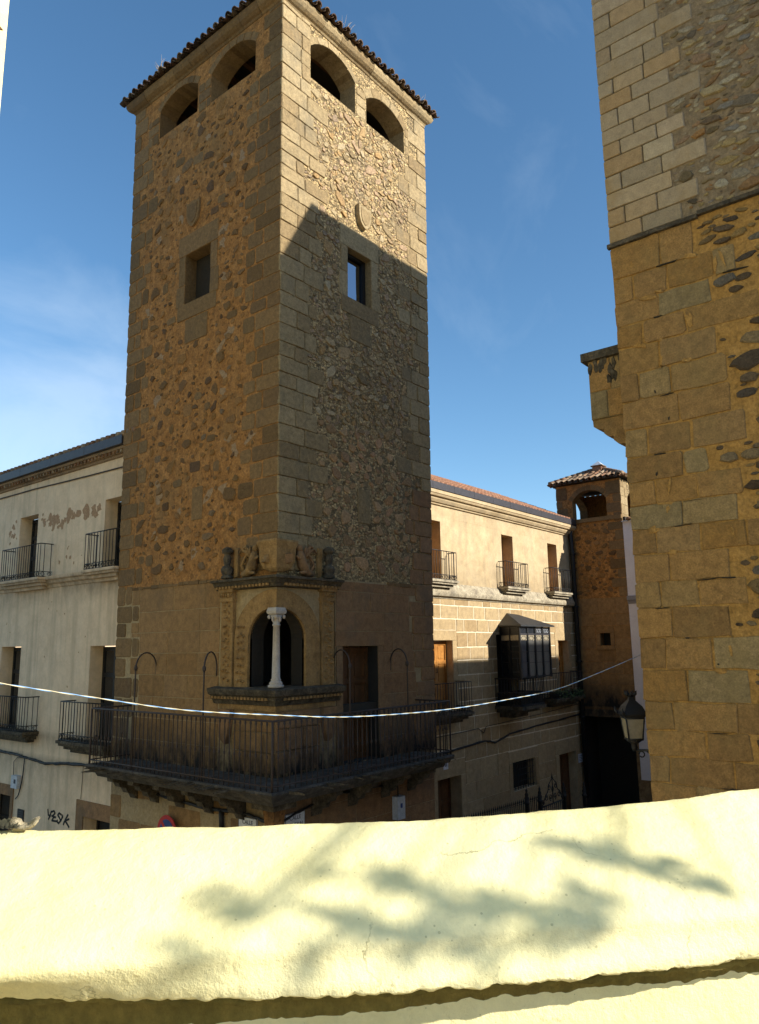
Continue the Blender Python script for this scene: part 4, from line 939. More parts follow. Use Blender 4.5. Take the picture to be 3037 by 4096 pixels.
mb = MB(); mb.fbox(FH, 10.35, 11.6, -1.6, .3, -.3, -.28, M['dark']); mb.build('bay_door', HS)
door(HS, FH, 7.25, 8.30, GZ, -3.25, -.35, M['olddoor']); door(HS, FH, 13.87, 15.1, GZ, -3.41, -.30, M['olddoor'])
mb = MB(); mb.fbox(FH, 10.95, 12.30, -4.06, -3.28, -.3, -.28, M['dark'])
for k in range(9): mb.tube([FH.P(11.02+k*.15, -4.06, -.05), FH.P(11.02+k*.15, -3.28, -.05)], .011, M['iron'], 5)
for k in range(5): mb.tube([FH.P(10.95, -4.0+k*.165, -.04), FH.P(12.3, -4.0+k*.165, -.04)], .009, M['iron'], 5)
mb.build('barred_window', HS)
balcony(HS, FH, 6.6, 7.96, 1.66, 2.40, .30, M['ledge']); balcony(HS, FH, 10.60, 11.88, 1.66, 2.40, .30, M['ledge']); balcony(HS, FH, 13.55, 14.86, 1.66, 2.42, .30, M['ledge'])
balcony(HS, FH, 6.3, 8.16, -1.64, -.90, .50, M['blackstone'], scroll=True); bC = balcony(HS, FH, 13.0, 14.95, -1.64, -.87, .45, M['blackstone'])
# glazed bay
bay = MB(); X0, X1, Y0, Y1 = 10.13, 11.92, 1.14, 1.985; SP = .44
XL, XR = X0+SP, X1-.30
bay.add([(XL-.1, Y1, .57), (X0-.1, Y0-.12, .54), (X1+.14, Y0-.12, .54), (XR+.2, Y1, .57), (XL+.42, Y1, .92), (XR+.05, Y1, .89),
         (XL-.1, Y1, .53), (X0-.1, Y0-.12, .50), (X1+.14, Y0-.12, .50), (XR+.2, Y1, .53)],
        [(1, 2, 5, 4), (0, 1, 4), (2, 3, 5), (0, 1, 7, 6), (1, 2, 8, 7), (2, 3, 9, 8), (6, 7, 8, 9)], M['bayroof'])
BAY = bay.build('bay_window', HS)
f = MB()
LS = Fr((X0, Y0, 0), Vector((SP, Y1-Y0, 0)).normalized(), Vector((-(Y1-Y0), SP, 0)).normalized()); LL = math.hypot(SP, Y1-Y0)
RS = Fr((X1, Y0, 0), Vector((XR-X1, Y1-Y0, 0)).normalized(), Vector((Y1-Y0, X1-XR, 0)).normalized()); RL = math.hypot(XR-X1, Y1-Y0)
for (a, b) in ((.27, .31), (.46, .495), (-.90, -.86)):
    f.box((X0-.02, Y0-.02, a), (X1+.02, Y0+.02, b), M['gutter'] if a > 0 else M['iron']); f.fbox(LS, .03, LL, a, b, -.02, .02, M['iron']); f.fbox(RS, .03, RL, a, b, -.02, .02, M['iron'])
for k in range(5): x = X0+(X1-X0)*k/4; f.box((x-.03, Y0-.03, -.92), (x+.03, Y0+.015, .5), M['iron'])
for fr, ln in ((LS, LL), (RS, RL)):
    for k in (1, 2): f.fbox(fr, ln*k/2-.04, ln*k/2, -.92, .5, -.01, .03, M['iron'])
    for z in (-.2, -.5): f.fbox(fr, .03, ln, z, z+.012, .0, .012, M['iron'])
for z in (-.2, -.5): f.box((X0, Y0-.012, z), (X1, Y0, z+.012), M['iron'])
for k in range(4):    # scalloped lower aprons
    c = X0+(X1-X0)*(k+.5)/4; w = (X1-X0)/8-.03
    f.prism([(c-w-.03, Y0-.012, -.70)]+[(c+w*math.cos(math.pi+math.pi*a/8), Y0-.012, -.70+.2*math.sin(math.pi+math.pi*a/8)) for a in range(9)]+[(c+w+.03, Y0-.012, -.70), (c+w+.03, Y0-.012, -.90), (c-w-.03, Y0-.012, -.90)], (0, .008, 0), M['iron'])
    for sg in (-1, 1):   # ironwork scrolls at the head of each light
        pts = [(c+sg*(w*.15+w*.6*abs(math.sin(a*.5))), Y0-.018, .24-.018*a) for a in range(7)]; f.tube(pts, .006, M['iron'], 4)
f.build('bay_frame', BAY)
for k in range(4):
    a = X0+(X1-X0)*k/4+.03; b = X0+(X1-X0)*(k+1)/4-.03
    g = MB(); g.box((a, Y0+.0, -.86), (b, Y0+.006, .12), M['glass'] if k == 0 else M['curtain']); g.build('pane', BAY)
    g = MB(); g.box((a, Y0+.0, .125), (b, Y0+.006, .27), M['milk']); g.build('pane', BAY)
    g = MB(); g.box((a, Y0-.004, .31), (b, Y0+.004, .46), M['glass'])
    if k > 1:
        for q in range(3): g.tube([(a+.1+.1*q+.04*math.cos(t*.8), Y0-.01, .385+.055*math.sin(t*.8)) for t in range(9)], .006, M['greybox'], 4)
    g.build('pane', BAY)
for fr, ln in ((LS, LL), (RS, RL)):
    for k in range(2):
        g = MB(); g.fbox(fr, ln*k/2+.03, ln*(k+1)/2-.04, -.86, .12, -.003, .003, M['glass']); g.build('pane', BAY)
        g = MB(); g.fbox(fr, ln*k/2+.03, ln*(k+1)/2-.04, .125, .27, -.003, .003, M['milk']); g.build('pane', BAY)
    g = MB(); g.fbox(fr, .03, ln, .31, .46, -.004, .004, M['iron']); g.build('side_panel', BAY)
b2 = MB(); railing_bars(b2, FH, 10.15, 11.5, -1.66, -.92, .82, M['iron'], step=.09, r=.011, scroll=False); b2.build('bay_railing', BAY)
b3 = MB(); b3.fbox(FH, 10.1, 11.5, -1.75, -1.66, .002, .88, M['blackstone']); b3.fbox(FH, 10.2, 11.4, -1.84, -1.752, .002, .7, M['blackstone']); b3.fbox(FH, 10.35, 11.2, -1.98, -1.842, .002, .45, M['blackstone'])
b3.fbox(FH, 10.2, 11.45, -1.64, -1.3, .05, .78, M['dark']); b3.build('bay_slab', BAY)
# planter of trailing plants on the far balcony
pl = thing('window_planter', 'dark planter with trailing plants on the far right lower balcony', 'planter', (13.9, 1.72, -1.63))
mb = MB(); mb.box((13.15, 1.6, -1.63), (14.85, 1.85, -1.45), M['rustiron']); mb.build('trough', pl)
mb = MB()
for k in range(14): leafcluster(mb, (13.15+k*.13, 1.55, -1.5+rng.uniform(-.14, .08)), .13, 40, .035, M['leaf'])
mb.build('foliage', pl)
H = lambda u, v, d=.03: FH.P(u, v, d)
cablerun('cable_bundle', 'thick dark cable bundle running along the sandstone house below its balconies', [H(4.6, -2.55), H(7.5, -2.62), H(9.5, -2.52), H(10.0, -2.62), H(11.0, -2.45), H(13.0, -2.38), H(15.55, -2.28)], .024, M['iron'], jit=.014, n=6, strands=2)
cablerun('wall_cable', 'thin kinked cable above the thick bundle on the sandstone house', [H(6, -2.25, .02), H(9.2, -2.18, .02), H(9.45, -2.32, .02), H(9.6, -2.16, .02), H(12.5, -2.08, .02), H(15.5, -1.95, .02)], .009, M['iron'], jit=.004)
mb = MB(); mb.fbox(FH, 7.50, 7.70, -3.02, -2.78, .012, .03, M['signw']); b_ = mb.build('house_number', None, H(7.6, -2.9)); tag(b_, 'small white house number plaque above the dark ground floor door', 'plaque')
mb = MB(); mb.tube([H(7.57, -2.85, .033), H(7.57, -2.95, .033)], .012, M['ink'], 4); mb.tube([H(7.63, -2.85, .033), H(7.63, -2.95, .033)], .012, M['ink'], 4); mb.build('digits', b_)
mb = MB(); mb.fbox(FH, 15.22, 15.52, -3.80, -3.53, .012, .03, M['signw']); b_ = mb.build('notice_plaque', None, H(15.4, -3.67)); tag(b_, 'pale square notice on the wall right of the far doorway', 'plaque')
mb = MB()
for k in range(4): mb.fbox(FH, 15.26, 15.48-.05*(k % 2), -3.60-.05*k, -3.585-.05*k, .031, .033, M['ink'])
mb.build('lettering', b_)

# ================================================================== LOGGIA TOWER
LT = thing('loggia_tower', 'small stone turret with arched loggia and tiled roof closing the alley', 'tower', (16.8, 1.2, GZ))
FT = Fr((15.6, 0, 0), (0, 1, 0), (-1, 0, 0)); LY0, LY1, LX1 = .10, 2.40, 18.0
ar = segarch(.60, 1.82, 4.22, 4.85, 5.20); ni = rect(.78, 1.12, -.06, .34)
mb = MB()
mb.wall(FT, rect(LY0, LY1, -2.1, 5.46), [ar, ni], M['ochre'], reveal=.3, rmat=M['quoinshade'])
mb.wall(Fr((LX1, 0, 0), (0, 1, 0), (1, 0, 0)), rect(LY0, LY1, GZ, 5.46), [], M['ochre'], reveal=.3, rmat=M['quoinshade'])
mb.wall(Fr((15.6, LY1, 0), (1, 0, 0), (0, 1, 0)), rect(0, 2.4, GZ, 5.46), [segarch(.5, 1.9, 4.22, 4.85, 5.20)], M['ochre'], reveal=.3, rmat=M['quoinshade'])
FS = Fr((15.6, LY0, 0), (1, 0, 0), (0, -1, 0))
mb.wall(FS, rect(0, 2.4, GZ, 5.46), [segarch(.6, 1.9, 4.22, 4.85, 5.20)], M['greymortar'], reveal=.3, rmat=M['quoin'])
ashlar(mb, FS, 0, .58, 3.2, 5.4, (.28, .36), (.3, .5), .015, .012, M['quoin'])
# vaulted passage under it
mb.wall(FT, [(-6, GZ), (-6, -4.2), (LY0, -4.2), (LY0, -2.1), (LY1, -2.1), (LY1, GZ)], [rect(.2, 1.95, GZ+.01, -2.35)], M['brownmortar'], reveal=1.2, rmat=M['dark'])
mb.face([FT.P(.2, GZ, -1.2), FT.P(1.95, GZ, -1.2), FT.P(1.95, -2.35, -1.2), FT.P(.2, -2.35, -1.2)], M['dark'])
mb.box((15.65, .02, 4.0), (17.95, 2.36, 4.14), M['interior'])
qx = []
for i, (a, b) in enumerate(rows(1.5, 5.4, .28, .36, 9)):
    w = (.28, .5)[i % 2]
    mb.stone(FT, rpoly(LY0-.01, LY0+w, a+.012, b-.012, .04, .008), .014, .012, M['quoinshade']); qx.append((LY0, w+.02, a, b))
    if a > 4.1: mb.stone(FT, rpoly(LY1-w*.8, LY1+.01, a+.012, b-.012, .04, .008), .014, .012, M['quoinshade']); qx.append((LY1-w, LY1, a, b))
c_, a_, h_ = 1.21, .61, .35; rad = (a_*a_+h_*h_)/(2*h_); cz = 5.2-rad; th = math.asin(a_/rad)
for i in range(9):
    t0, t1 = -th+2*th*i/9+.012, -th+2*th*(i+1)/9-.012
    mb.stone(FT, [(c_+rad*math.sin(t), cz+rad*math.cos(t)) for t in (t0, t1)]+[(c_+(rad+.17)*math.sin(t), cz+(rad+.17)*math.cos(t)) for t in (t1, t0)], .012, .01, M['quoinshade'], base=-.03)
qx += [(.5, 1.9, 4.0, 5.5)]
rubble(mb, FT, LY0+.05, 2.0, 1.55, 4.05, [(60, .07, .11), (300, .04, .07), (200, .025, .04)], qx, M['fieldstone'], .014, pack=1.6)
rubble(mb, FT, LY0+.05, 2.35, 4.1, 5.45, [(40, .10, .15), (80, .05, .09)], qx, M['fieldstone'], .012, pack=1.6)
ashlar(mb, FT, LY0, 2.0, -2.08, 1.5, (.34, .42), (.45, .8), .012, .008, M['ashlar'], [(.62, 1.28, -.2, .5)], r=.006, j=.002)
mb.stone(FT, rpoly(LY0, 1.9, 4.08, 4.215, .01, .003), .07, .01, M['quoinshade']); mb.stone(FT, rpoly(.64, 1.26, -.2, -.07, .01, .003), .05, .01, M['ashlar'])
for q in ((.64, .775, -.06, .34), (1.125, 1.26, -.06, .34), (.64, 1.26, .345, .5)): mb.stone(FT, rpoly(*q, .01, .003), .02, .01, M['ashlar'])
mb.build('wall', LT)
mb = MB(); mb.fbox(FT, .78, 1.12, -.06, .34, -.31, -.3, M['dark']); mb.build('window', LT)
lr = hiproof('roof', LT, 15.6, 18.0, LY0, LY1, 5.5, .62, .17, M['tile'], tw=.2)
ch = MB(); ch.box((16.3, .98, 5.75), (16.62, 1.3, 6.02), M['redtile'])
for a in range(4): ch.box((16.3+.1*a, .975, 6.021), (16.34+.1*a, 1.305, 6.16), M['redtile'])
ch.box((16.34, 1.02, 6.021), (16.58, 1.26, 6.16), M['dark'])
ch.box((16.25, .93, 6.161), (16.67, 1.35, 6.19), M['tile']); ch.lathe((16.46, 1.14, 6.191), [(.27, 0), (.02, .17)], M['signw'], 4, smooth=False, rot=math.pi/4)
ch.build('chimney', lr)
mb = MB(); mb.tube([(15.50, 2.06, 4.1), (15.46, 1.9, 3.8), (15.47, 1.87, 3.0), (15.47, 1.86, -4.9)], .075, M['iron'], 10)  # pipe drawn wide enough to stand for the shadow gap beside it too
for z in (3.0, 1.2, -.6, -2.4): mb.tube([(15.47, 1.86, z), (15.47, 1.86, z+.06)], .095, M['iron'], 10)
tag(mb.build('drainpipe', None, (15.47, 1.87, GZ)), 'tall black drainpipe in the corner between sandstone house and turret', 'drainpipe')

AN = thing('white_annex', 'narrow clean white house wall with grey band right of the turret', 'house', (15.6, -.6, GZ))
FA = Fr((15.585, 0, 0), (0, 1, 0), (-1, 0, 0))
mb = MB(); mb.box((15.585, -1.2, -4.2), (18, .09, 3.95), M['whiteclean']); mb.build('wall', AN)
mb = MB(); moulding(mb, [((15.585, .1), (-1, 0)), ((15.585, -1.2), (-1, 0))], [(0, 1.26), (.03, 1.27), (.06, 1.35), (.09, 1.38), (.09, 1.50), (0, 1.52)], M['greyband']); mb.build('band', AN)
mb = MB(); mb.box((15.5, -1.25, 3.951), (18, .1, 3.98), M['signw'])
for k in range(6): mb.tube([(15.45, -1.15+k*.2, 4.02), (17.5, -1.15+k*.2, 4.2)], .07, M['tile'], 7)
mb.build('roof', AN)
mb = MB(); mb.box((15.55, -6, GZ), (16.2, -1.21, -4.19), M['brownmortar']); tag(mb.build('low_wall', None, (15.8, -3, GZ)), 'low dark wall at the foot of the white annex', 'wall')
mb = MB(); mb.box((21, -5, GZ), (27, 1.7, 6.75), M['whiteclean']); far = mb.build('wall', None, (24, -1, GZ))
FAR = thing('distant_house', 'white house with red roof peeping above the turret eave', 'house', (24, -1, GZ)); far.parent = FAR; far.location = (0, 0, 0)
mb = MB(); mb.add([(20.7, -5.3, 6.76), (20.7, 2, 6.76), (24, 2, 7.4), (24, -5.3, 7.4), (27.3, 2, 6.76), (27.3, -5.3, 6.76)], [(0, 1, 2, 3), (3, 2, 4, 5)], M['redtile']); mb.build('roof', FAR)

# ================================================================== CHURCH CORNER (right foreground)
CH = thing('church', 'massive ochre ashlar and rubble church wall filling the right side', 'church', (3, -9, GZ))
FC = Fr((-.5, 0, 0), (0, -1, 0), (-1, 0, 0))      # u = -Y
A0 = 6.1; LED = 4.52
mb = MB()
mb.wall(FC, rect(A0, 6.8, LED, 9.9), [], M['churchjoint2']); mb.wall(FC, rect(6.8, 12, LED, 9.9), [], M['churchmort'])
mb.wall(FC, rect(A0, 12, GZ, LED), [], M['churchjoint'])
mb.box((-.49, -12, GZ), (2.4, -6.1, 9.9), M['church']); mb.box((2.4, -11, GZ), (7.0, -6.1, 11.26), M['church'])
ex1, ex2 = [], []
for i, (a, b) in enumerate(rows(LED+.03, 9.9, .19, .24, 3)):
    u = A0-.012; lim = A0+(.82, .98, .75, 1.06)[i % 4]+rng.uniform(-.08, .08); first = True
    while u < lim-.1:
        w = rng.uniform(.34, .62) if not (first and i % 2) else rng.uniform(.16, .28); first = False
        if lim-(u+w) < .2: w = lim-u
        mb.stone(FC, rpoly(u+.006, u+w-.006, a+.006, b-.006, .015, .003), .016, .010, M['churchup']); u += w
    ex1.append((A0, lim+.02, a, b))
for i, (a, b) in enumerate(rows(-2.2, LED-.02, .25, .33, 4)):
    u = A0-.012; lim = A0+(1.0, 1.2, .95, 1.35)[i % 4]+rng.uniform(-.12, .12); first = True
    while u < lim-.1:
        w = rng.uniform(.34, .62) if not (first and i % 2) else rng.uniform(.2, .3); first = False
        if lim-(u+w) < .2: w = lim-u
        g = rng.uniform(.004, .012) if a > 1.6 else rng.uniform(.003, .007)
        mb.stone(FC, rpoly(u+g, u+w-g, a+g, b-g, rng.uniform(.008, .04) if a > 1.6 else rng.uniform(.004, .02), .012), rng.uniform(.006, .016), .009, M['church']); u += w
    ex2.append((A0, lim+.03, a, b))
    for q in range(rng.choice((0, 1, 1, 2))):      # open joints and putlog holes
        if rng.random() < .7: mb.stone(FC, blob(rng.uniform(A0+.05, lim), a+rng.uniform(-.006, .006), rng.uniform(.03, .12), rng.uniform(.004, .008), rng.uniform(-.08, .08), 9, .5), .0215, .004, M['dark'])
        else: mb.stone(FC, blob(rng.uniform(A0+.05, lim), a+rng.uniform(.02, .06), rng.uniform(.005, .012), rng.uniform(.01, .04), rng.uniform(-.3, .3), 9, .4), .0215, .004, M['dark'])
    for q in range(rng.choice((0, 1, 1, 2)) if a > .8 else rng.choice((0, 0, 1))):      # mortar smeared over the joints
        mb.stone(FC, blob(rng.uniform(A0+.1, lim), a+rng.uniform(-.02, .02), rng.uniform(.03, .11), rng.uniform(.012, .035), rng.uniform(-.3, .3), 10, .4), .019, .006, M['churchjoint'])
        mb.stone(FC, blob(rng.uniform(A0+.1, lim), a+rng.uniform(.05, .2), rng.uniform(.012, .025), rng.uniform(.04, .10), rng.uniform(-.3, .3), 10, .4), .018, .006, M['churchjoint'])
rubble(mb, FC, A0+.6, 9.5, LED+.04, 9.0, [(110, .07, .11), (1100, .035, .07), (3500, .014, .035)], ex1, M['churchrub'], .014, asp=(1.2, 3.0), tilt=.2, pack=.9, n=(6, 11), j=.26, bevk=.2)
rubble(mb, FC, A0+.8, 9.5, -2.2, LED-.05, [(260, .08, .13), (900, .045, .08), (1200, .018, .04)], ex2, M['slate'], .020, asp=(1.5, 3.2), tilt=.12, pack=.85, n=(9, 13), j=.17, bevk=.22)
mb.build('wall', CH)
mb = MB(); u = A0-.03
while u < 9.5:
    w = rng.uniform(.3, .7); zz = LED+max(0, (u-6.9))*.13
    mb.fbox(FC, u, u+w-.006, zz-.03+rng.uniform(-.006, .006), zz+.012+rng.uniform(-.004, .006), -.01, .045+rng.uniform(-.008, .008), M['blackstone']); u += w
mb.build('ledge', CH)
FN = Fr((0, -6.1, 0), (1, 0, 0), (0, 1, 0))
mb = MB(); X0_, X1_ = -.28, .55
mb.fbox(FN, X0_-.05, X1_+.05, 3.30, 3.40, -.02, .53, M['blackstone'])
ashlar(mb, Fr((X0_, -6.1, 0), (0, 1, 0), (-1, 0, 0)), 0, .46, 2.58, 3.295, (.3, .36), (.3, .46), .01, .01, M['church'])
mb.fbox(FN, X0_, X1_, 2.58, 3.295, -.02, .46, M['church'])
pr = [(-.02, 2.576), (.455, 2.576), (.45, 2.50), (.40, 2.46), (.33, 2.45), (.33, 2.40), (.29, 2.36), (.22, 2.35), (.22, 2.30), (.17, 2.25), (.08, 2.235), (.05, 2.17), (-.02, 2.14)]
mb.prism([FN.P(X0_+.015, z, d) for d, z in pr], (X1_-X0_-.03, 0, 0), M['church'])
for k in range(16): mb.stone(Fr((X0_, -6.1, 0), (0, 1, 0), (-1, 0, 0)), blob(rng.uniform(.03, .44), 3.29-abs(rng.gauss(0, .14)), .03, .07, 0, 8, .3), .016, .01, M['blackstone'], base=.004)
mb.build('corbelled_box', CH)

# ================================================================== LANTERN
LN = thing('wall_lantern', 'black iron wall lantern with milky panes on the church corner', 'lantern', (-.1, -6.05, -1.2))
lc = Vector((-.1, -5.795, 0)); rot = R(38)
def sq(z, h): return [lc+Vector((h*1.414*math.cos(rot+math.pi/4+k*math.pi/2), h*1.414*math.sin(rot+math.pi/4+k*math.pi/2), z)) for k in range(4)]
mb = MB()
lv = [(-.80, .102), (-.765, .122), (-.735, .115), (-.68, .09), (-.64, .055), (-.61, .03), (-.585, .028)]
for (z0, h0), (z1, h1) in zip(lv, lv[1:]):
    a, b = sq(z0, h0), sq(z1, h1); mb.add(a+b, [(i, (i+1) % 4, 4+(i+1) % 4, 4+i) for i in range(4)], M['iron'])
mb.face(sq(-.80, .102), M['iron'])
for p in sq(-.765, .120): mb.tube([p, p+(p-lc-Vector((0, 0, p.z))).normalized()*.03+Vector((0, 0, .03)), p+(p-lc-Vector((0, 0, p.z))).normalized()*.035+Vector((0, 0, .075))], [.014, .016, .004], M['iron'], 6)
CAP = mb.build('cap', LN)
mb = MB(); mb.lathe((lc.x, lc.y, 0), [(.028, -.588), (.04, -.57), (.05, -.56)], M['iron'], 10)
for k in range(7): a = 2*math.pi*k/7; v = Vector((math.cos(a), math.sin(a), 0)); mb.tube([lc+v*.035+Vector((0, 0, -.57)), lc+v*.055+Vector((0, 0, -.55)), lc+v*.065+Vector((0, 0, -.515))], [.014, .014, .003], M['iron'], 5)
mb.build('crown', CAP)
A, B = sq(-.805, .098), sq(-1.03, .074)
for i in range(4):
    g = MB(); q = [A[i], A[(i+1) % 4], B[(i+1) % 4], B[i]]; c = sum(q, Vector())/4; n_ = (q[1]-q[0]).cross(q[3]-q[0]).normalized()
    g.prism([p+(c-p)*.03 for p in q], n_*.004, M['milk']); g.build('pane', LN)
mb = MB()
for i in range(4):
    mb.tube([A[i], B[i]], .009, M['iron'], 5); mb.tube([A[i], A[(i+1) % 4]], .009, M['iron'], 5); mb.tube([B[i], B[(i+1) % 4]], .012, M['iron'], 5)
mb.build('frame', LN)
mb = MB(); mb.lathe((lc.x, lc.y, 0), [(.075, -1.035), (.08, -1.05), (.05, -1.07), (.03, -1.09), (.035, -1.12), (.018, -1.16)], M['iron'], 10); mb.build('base', LN)
mb = MB(); mb.tube([(-.1, -6.1, -1.15), (-.1, -5.93, -1.14), (-.1, -5.78, -1.15)], .013, M['iron'], 6)
mb.tube([(-.1, -6.1, -1.24), (-.1, -6.0, -1.20), (-.1, -5.93, -1.15)], .010, M['iron'], 6)
mb.tube([Vector((-.1, -5.87+.03*math.cos(a*.7), -1.185+.03*math.sin(a*.7)))*1 for a in range(9)], .008, M['iron'], 5)
mb.box((-.13, -6.1, -1.28), (-.07, -6.088, -1.1), M['iron']); mb.build('bracket', LN)

# ================================================================== TWISTED ROPE across the view
az = [65.6, 59.8, 53.5, 46.9, 41.8, 36.7, 33.3, 29.9, 26.2, 23.2, 20.1]; slo = [-.0355, -.0553, -.0747, -.0845, -.0888, -.085, -.0791, -.0696, -.0566, -.0369, -.0141]
az = [78, 71.5]+az+[18.3]; slo = [.02, -.012]+slo+[0.0]
Pn = []
for a, s_ in zip(az, slo):
    ca, sa = math.cos(R(a)), math.sin(R(a)); A_ = Vector((.6, -6.05)); D_ = Vector((-6.6-.6, -5.2+6.05))
    # cam + r*(ca,sa) = A + t*D
    det = ca*(-D_.y)+D_.x*sa; bx, by = A_.x-CAM.x, A_.y-CAM.y
    r_ = (bx*(-D_.y)+D_.x*by)/det; Pn.append(Vector((CAM.x+r_*ca, CAM.y+r_*sa, s_*r_)))
fine_ = []
for i in range(len(Pn)-1):
    p0, p1, p2, p3 = Pn[max(0, i-1)], Pn[i], Pn[i+1], Pn[min(len(Pn)-1, i+2)]
    for k in range(26):
        t = k/26; fine_.append(.5*((2*p1)+(p2-p0)*t+(2*p0-5*p1+4*p2-p3)*t*t+(3*p1-p0-3*p2+p3)*t**3))
CB = thing('twisted_rope', 'thin twisted blue and cream rope strung across the street before the balcony', 'rope', tuple(Pn[-1]))
dist = 0
for ph, mt in ((0, M['bluec']), (math.pi, M['yelc'])):
    mb = MB(); q = []; dist = 0
    for i, p in enumerate(fine_):
        if i: dist += (p-fine_[i-1]).length
        a = dist*26+ph; q.append(p+Vector((0, math.cos(a), math.sin(a)))*.0020)
    mb.tube(q, .0024, mt, 6); mb.build('strand', CB)

# ================================================================== THINGS ON THE TOWER BASE
def nameplate(label, fr, u0_, u1_, v0_, v1_, lines):
    mb = MB(); mb.fbox(fr, u0_, u1_, v0_, v1_, .012, .035, M['signw'])
    b = mb.build('street_sign', None, fr.P((u0_+u1_)/2, (v0_+v1_)/2)); tag(b, label, 'sign')
    e = MB()
    for q in ((u0_, u1_, v0_, v0_+.008), (u0_, u1_, v1_-.008, v1_), (u0_, u0_+.008, v0_+.008, v1_-.008), (u1_-.008, u1_, v0_+.008, v1_-.008)): e.fbox(fr, *q, .0352, .037, M['ink'])
    e.build('border', b)
    for i, l in enumerate(lines): text(b, l, fr.P((u0_+u1_)/2, v1_-.075-i*.105, .036), fr.U if fr is FRr else -fr.U, .088, M['ink'])
nameplate('white glazed street sign reading CALLE SANTO under the shaded balcony side', FL, .37, .80, -2.98, -2.64, ['CALLE', 'SANTO'])
nameplate('white glazed street sign reading CALLE GENERAL right of the tower corner', FRr, .20, .63, -2.92, -2.57, ['CALLE', 'GENERAL'])
np_ = thing('no_parking_sign', 'round red and blue no parking sign with white arrow on the tower base', 'road sign', (-.12, 2.58, -3.1))
FP = Fr((-.12, 2.58, -3.1), (0, 1, 0), (-1, 0, 0))
def disc(mb, r, d0, d1, mt, n=32): mb.prism([FP.P(r*math.cos(2*math.pi*k/n), r*math.sin(2*math.pi*k/n), d0) for k in range(n)], FP.N*(d1-d0), mt)
mb = MB(); disc(mb, .27, 0, .012, M['red']); pl_ = mb.build('plate', np_)
mb = MB(); disc(mb, .20, .0125, .015, M['blue']); mb.build('blue_field', pl_)
mb = MB(); mb.prism([FP.P(x, y, .0155) for x, y in ((.16, .12), (.12, .16), (-.16, -.12), (-.12, -.16))], FP.N*.003, M['red']); mb.build('slash', pl_)
mb = MB(); mb.prism([FP.P(x, y, .019) for x, y in ((-.02, .03), (-.02, .05), (-.07, .05), (-.07, .075), (-.11, .04), (-.07, .005), (-.07, .03))], FP.N*.002, M['signw'])
mb.prism([FP.P(x, y, .019) for x, y in ((-.02, -.05), (.0, -.02), (-.05, .0), (-.04, -.02))], FP.N*.002, M['signw']); mb.build('arrow', pl_)
mb = MB(); mb.tube([(.0, 2.58, -3.1), (-.11, 2.58, -3.1)], .03, M['greybox'], 8); mb.build('bracket', np_)
mb = MB(); mb.fbox(FRr, 2.93, 3.15, -3.12, -2.72, .01, .14, M['greybox']); b_ = mb.build('junction_box', None, (3.04, -.05, -2.9)); tag(b_, 'light grey electric box on the alley side of the tower base', 'box')
mb = MB(); mb.fbox(FRr, 3.01, 3.07, -2.92, -2.84, .141, .144, M['blue']); mb.build('sticker', b_)
mb = MB(); mb.tube([FRr.P(3.04, -2.72, .06), FRr.P(3.05, -2.35, .05)], .014, M['iron'], 6); mb.build('conduit', b_)
cablerun('cable_bundle', 'dark cable bundle under the shaded side of the tower balcony', [FL.P(4.3, -2.42, .04), FL.P(3.0, -2.55, .04), FL.P(1.6, -2.62, .04), FL.P(.6, -2.58, .05), FL.P(.04, -2.66, .06)], .02, M['iron'], jit=.016, n=6, strands=3)
cablerun('cable_bundle', 'dark cable bundle under the alley side of the tower balcony', [FRr.P(.06, -2.66, .05), FRr.P(.6, -2.54, .04), FRr.P(1.5, -2.44, .04), FRr.P(2.6, -2.48, .04), FRr.P(4.2, -2.36, .04)], .018, M['iron'], jit=.012, n=6, strands=2)
mb = MB(); mb.tube([FL.P(1.22, -2.6, .05), FL.P(1.2, -2.9, .05)], .04, M['iron'], 8); mb.tube([FL.P(1.2, -2.9, .05), FL.P(1.2, -3.6, .05)], .035, M['greybox'], 8)
tag(mb.build('conduit_pipe', None, FL.P(1.2, -3.2)), 'short black and grey cable conduit left of the CALLE SANTO sign', 'pipe')

# ================================================================== IRON FENCE AND GATE
FE = thing('iron_fence', 'black spear topped iron fence in front of the sandstone house', 'fence', (8, .8, GZ))
mb = MB(); sp = MB(); k = 0; X = 4.9
for z in (-4.25, -5.05): mb.tube([(4.8, .8, z+.0), (10.2, .8, z-.0)], .016, M['iron'], 6)
mb.build('rail', FE)
sp.lathe((0, 0, 0), [(.010, -1.2), (.010, -.12), (.018, -.11), (.018, -.095), (.008, -.09), (.022, -.06), (.010, -.02), (.002, .02)], M['iron'], 6)
s0 = sp.build('spear_bar', FE)
i = 0; X = 5.0
while X < 10.15:
    if abs(X-9.49) > .06:
        o = s0 if i == 0 else s0.copy()
        if i: COL.objects.link(o); o.parent = FE
        o.location = (X, .8, -3.79-.07*(X-6.8)/2.5); i += 1
    X += .098
for x, z in ((9.49, -3.60), (10.2, -3.66), (11.62, -3.75), (12.93, -3.93)):
    p = MB(); p.lathe((x, .8, 0), [(.055, GZ), (.055, z-.42), (.075, z-.40), (.075, z-.36), (.05, z-.34), (.065, z-.27), (.04, z-.22), (.05, z-.18), (.025, z-.12), (.035, z-.08), (.012, z-.04), (.003, z)], M['iron'], 10); p.build('post', FE)
GT = thing('iron_gate', 'ornate wrought iron gate with scrolled crest beside the spear fence', 'gate', (10.9, .8, GZ))
mb = MB(); mb.tube([(10.27, .8, -4.22), (11.55, .8, -4.22)], .02, M['iron'], 6); mb.tube([(10.27, .8, -5.1), (11.55, .8, -5.1)], .02, M['iron'], 6)
for k in range(11): mb.tube([(10.32+k*.118, .8, -5.2), (10.32+k*.118, .8, -4.22)], .011, M['iron'], 5)
mb.build('bars', GT)
mb = MB()
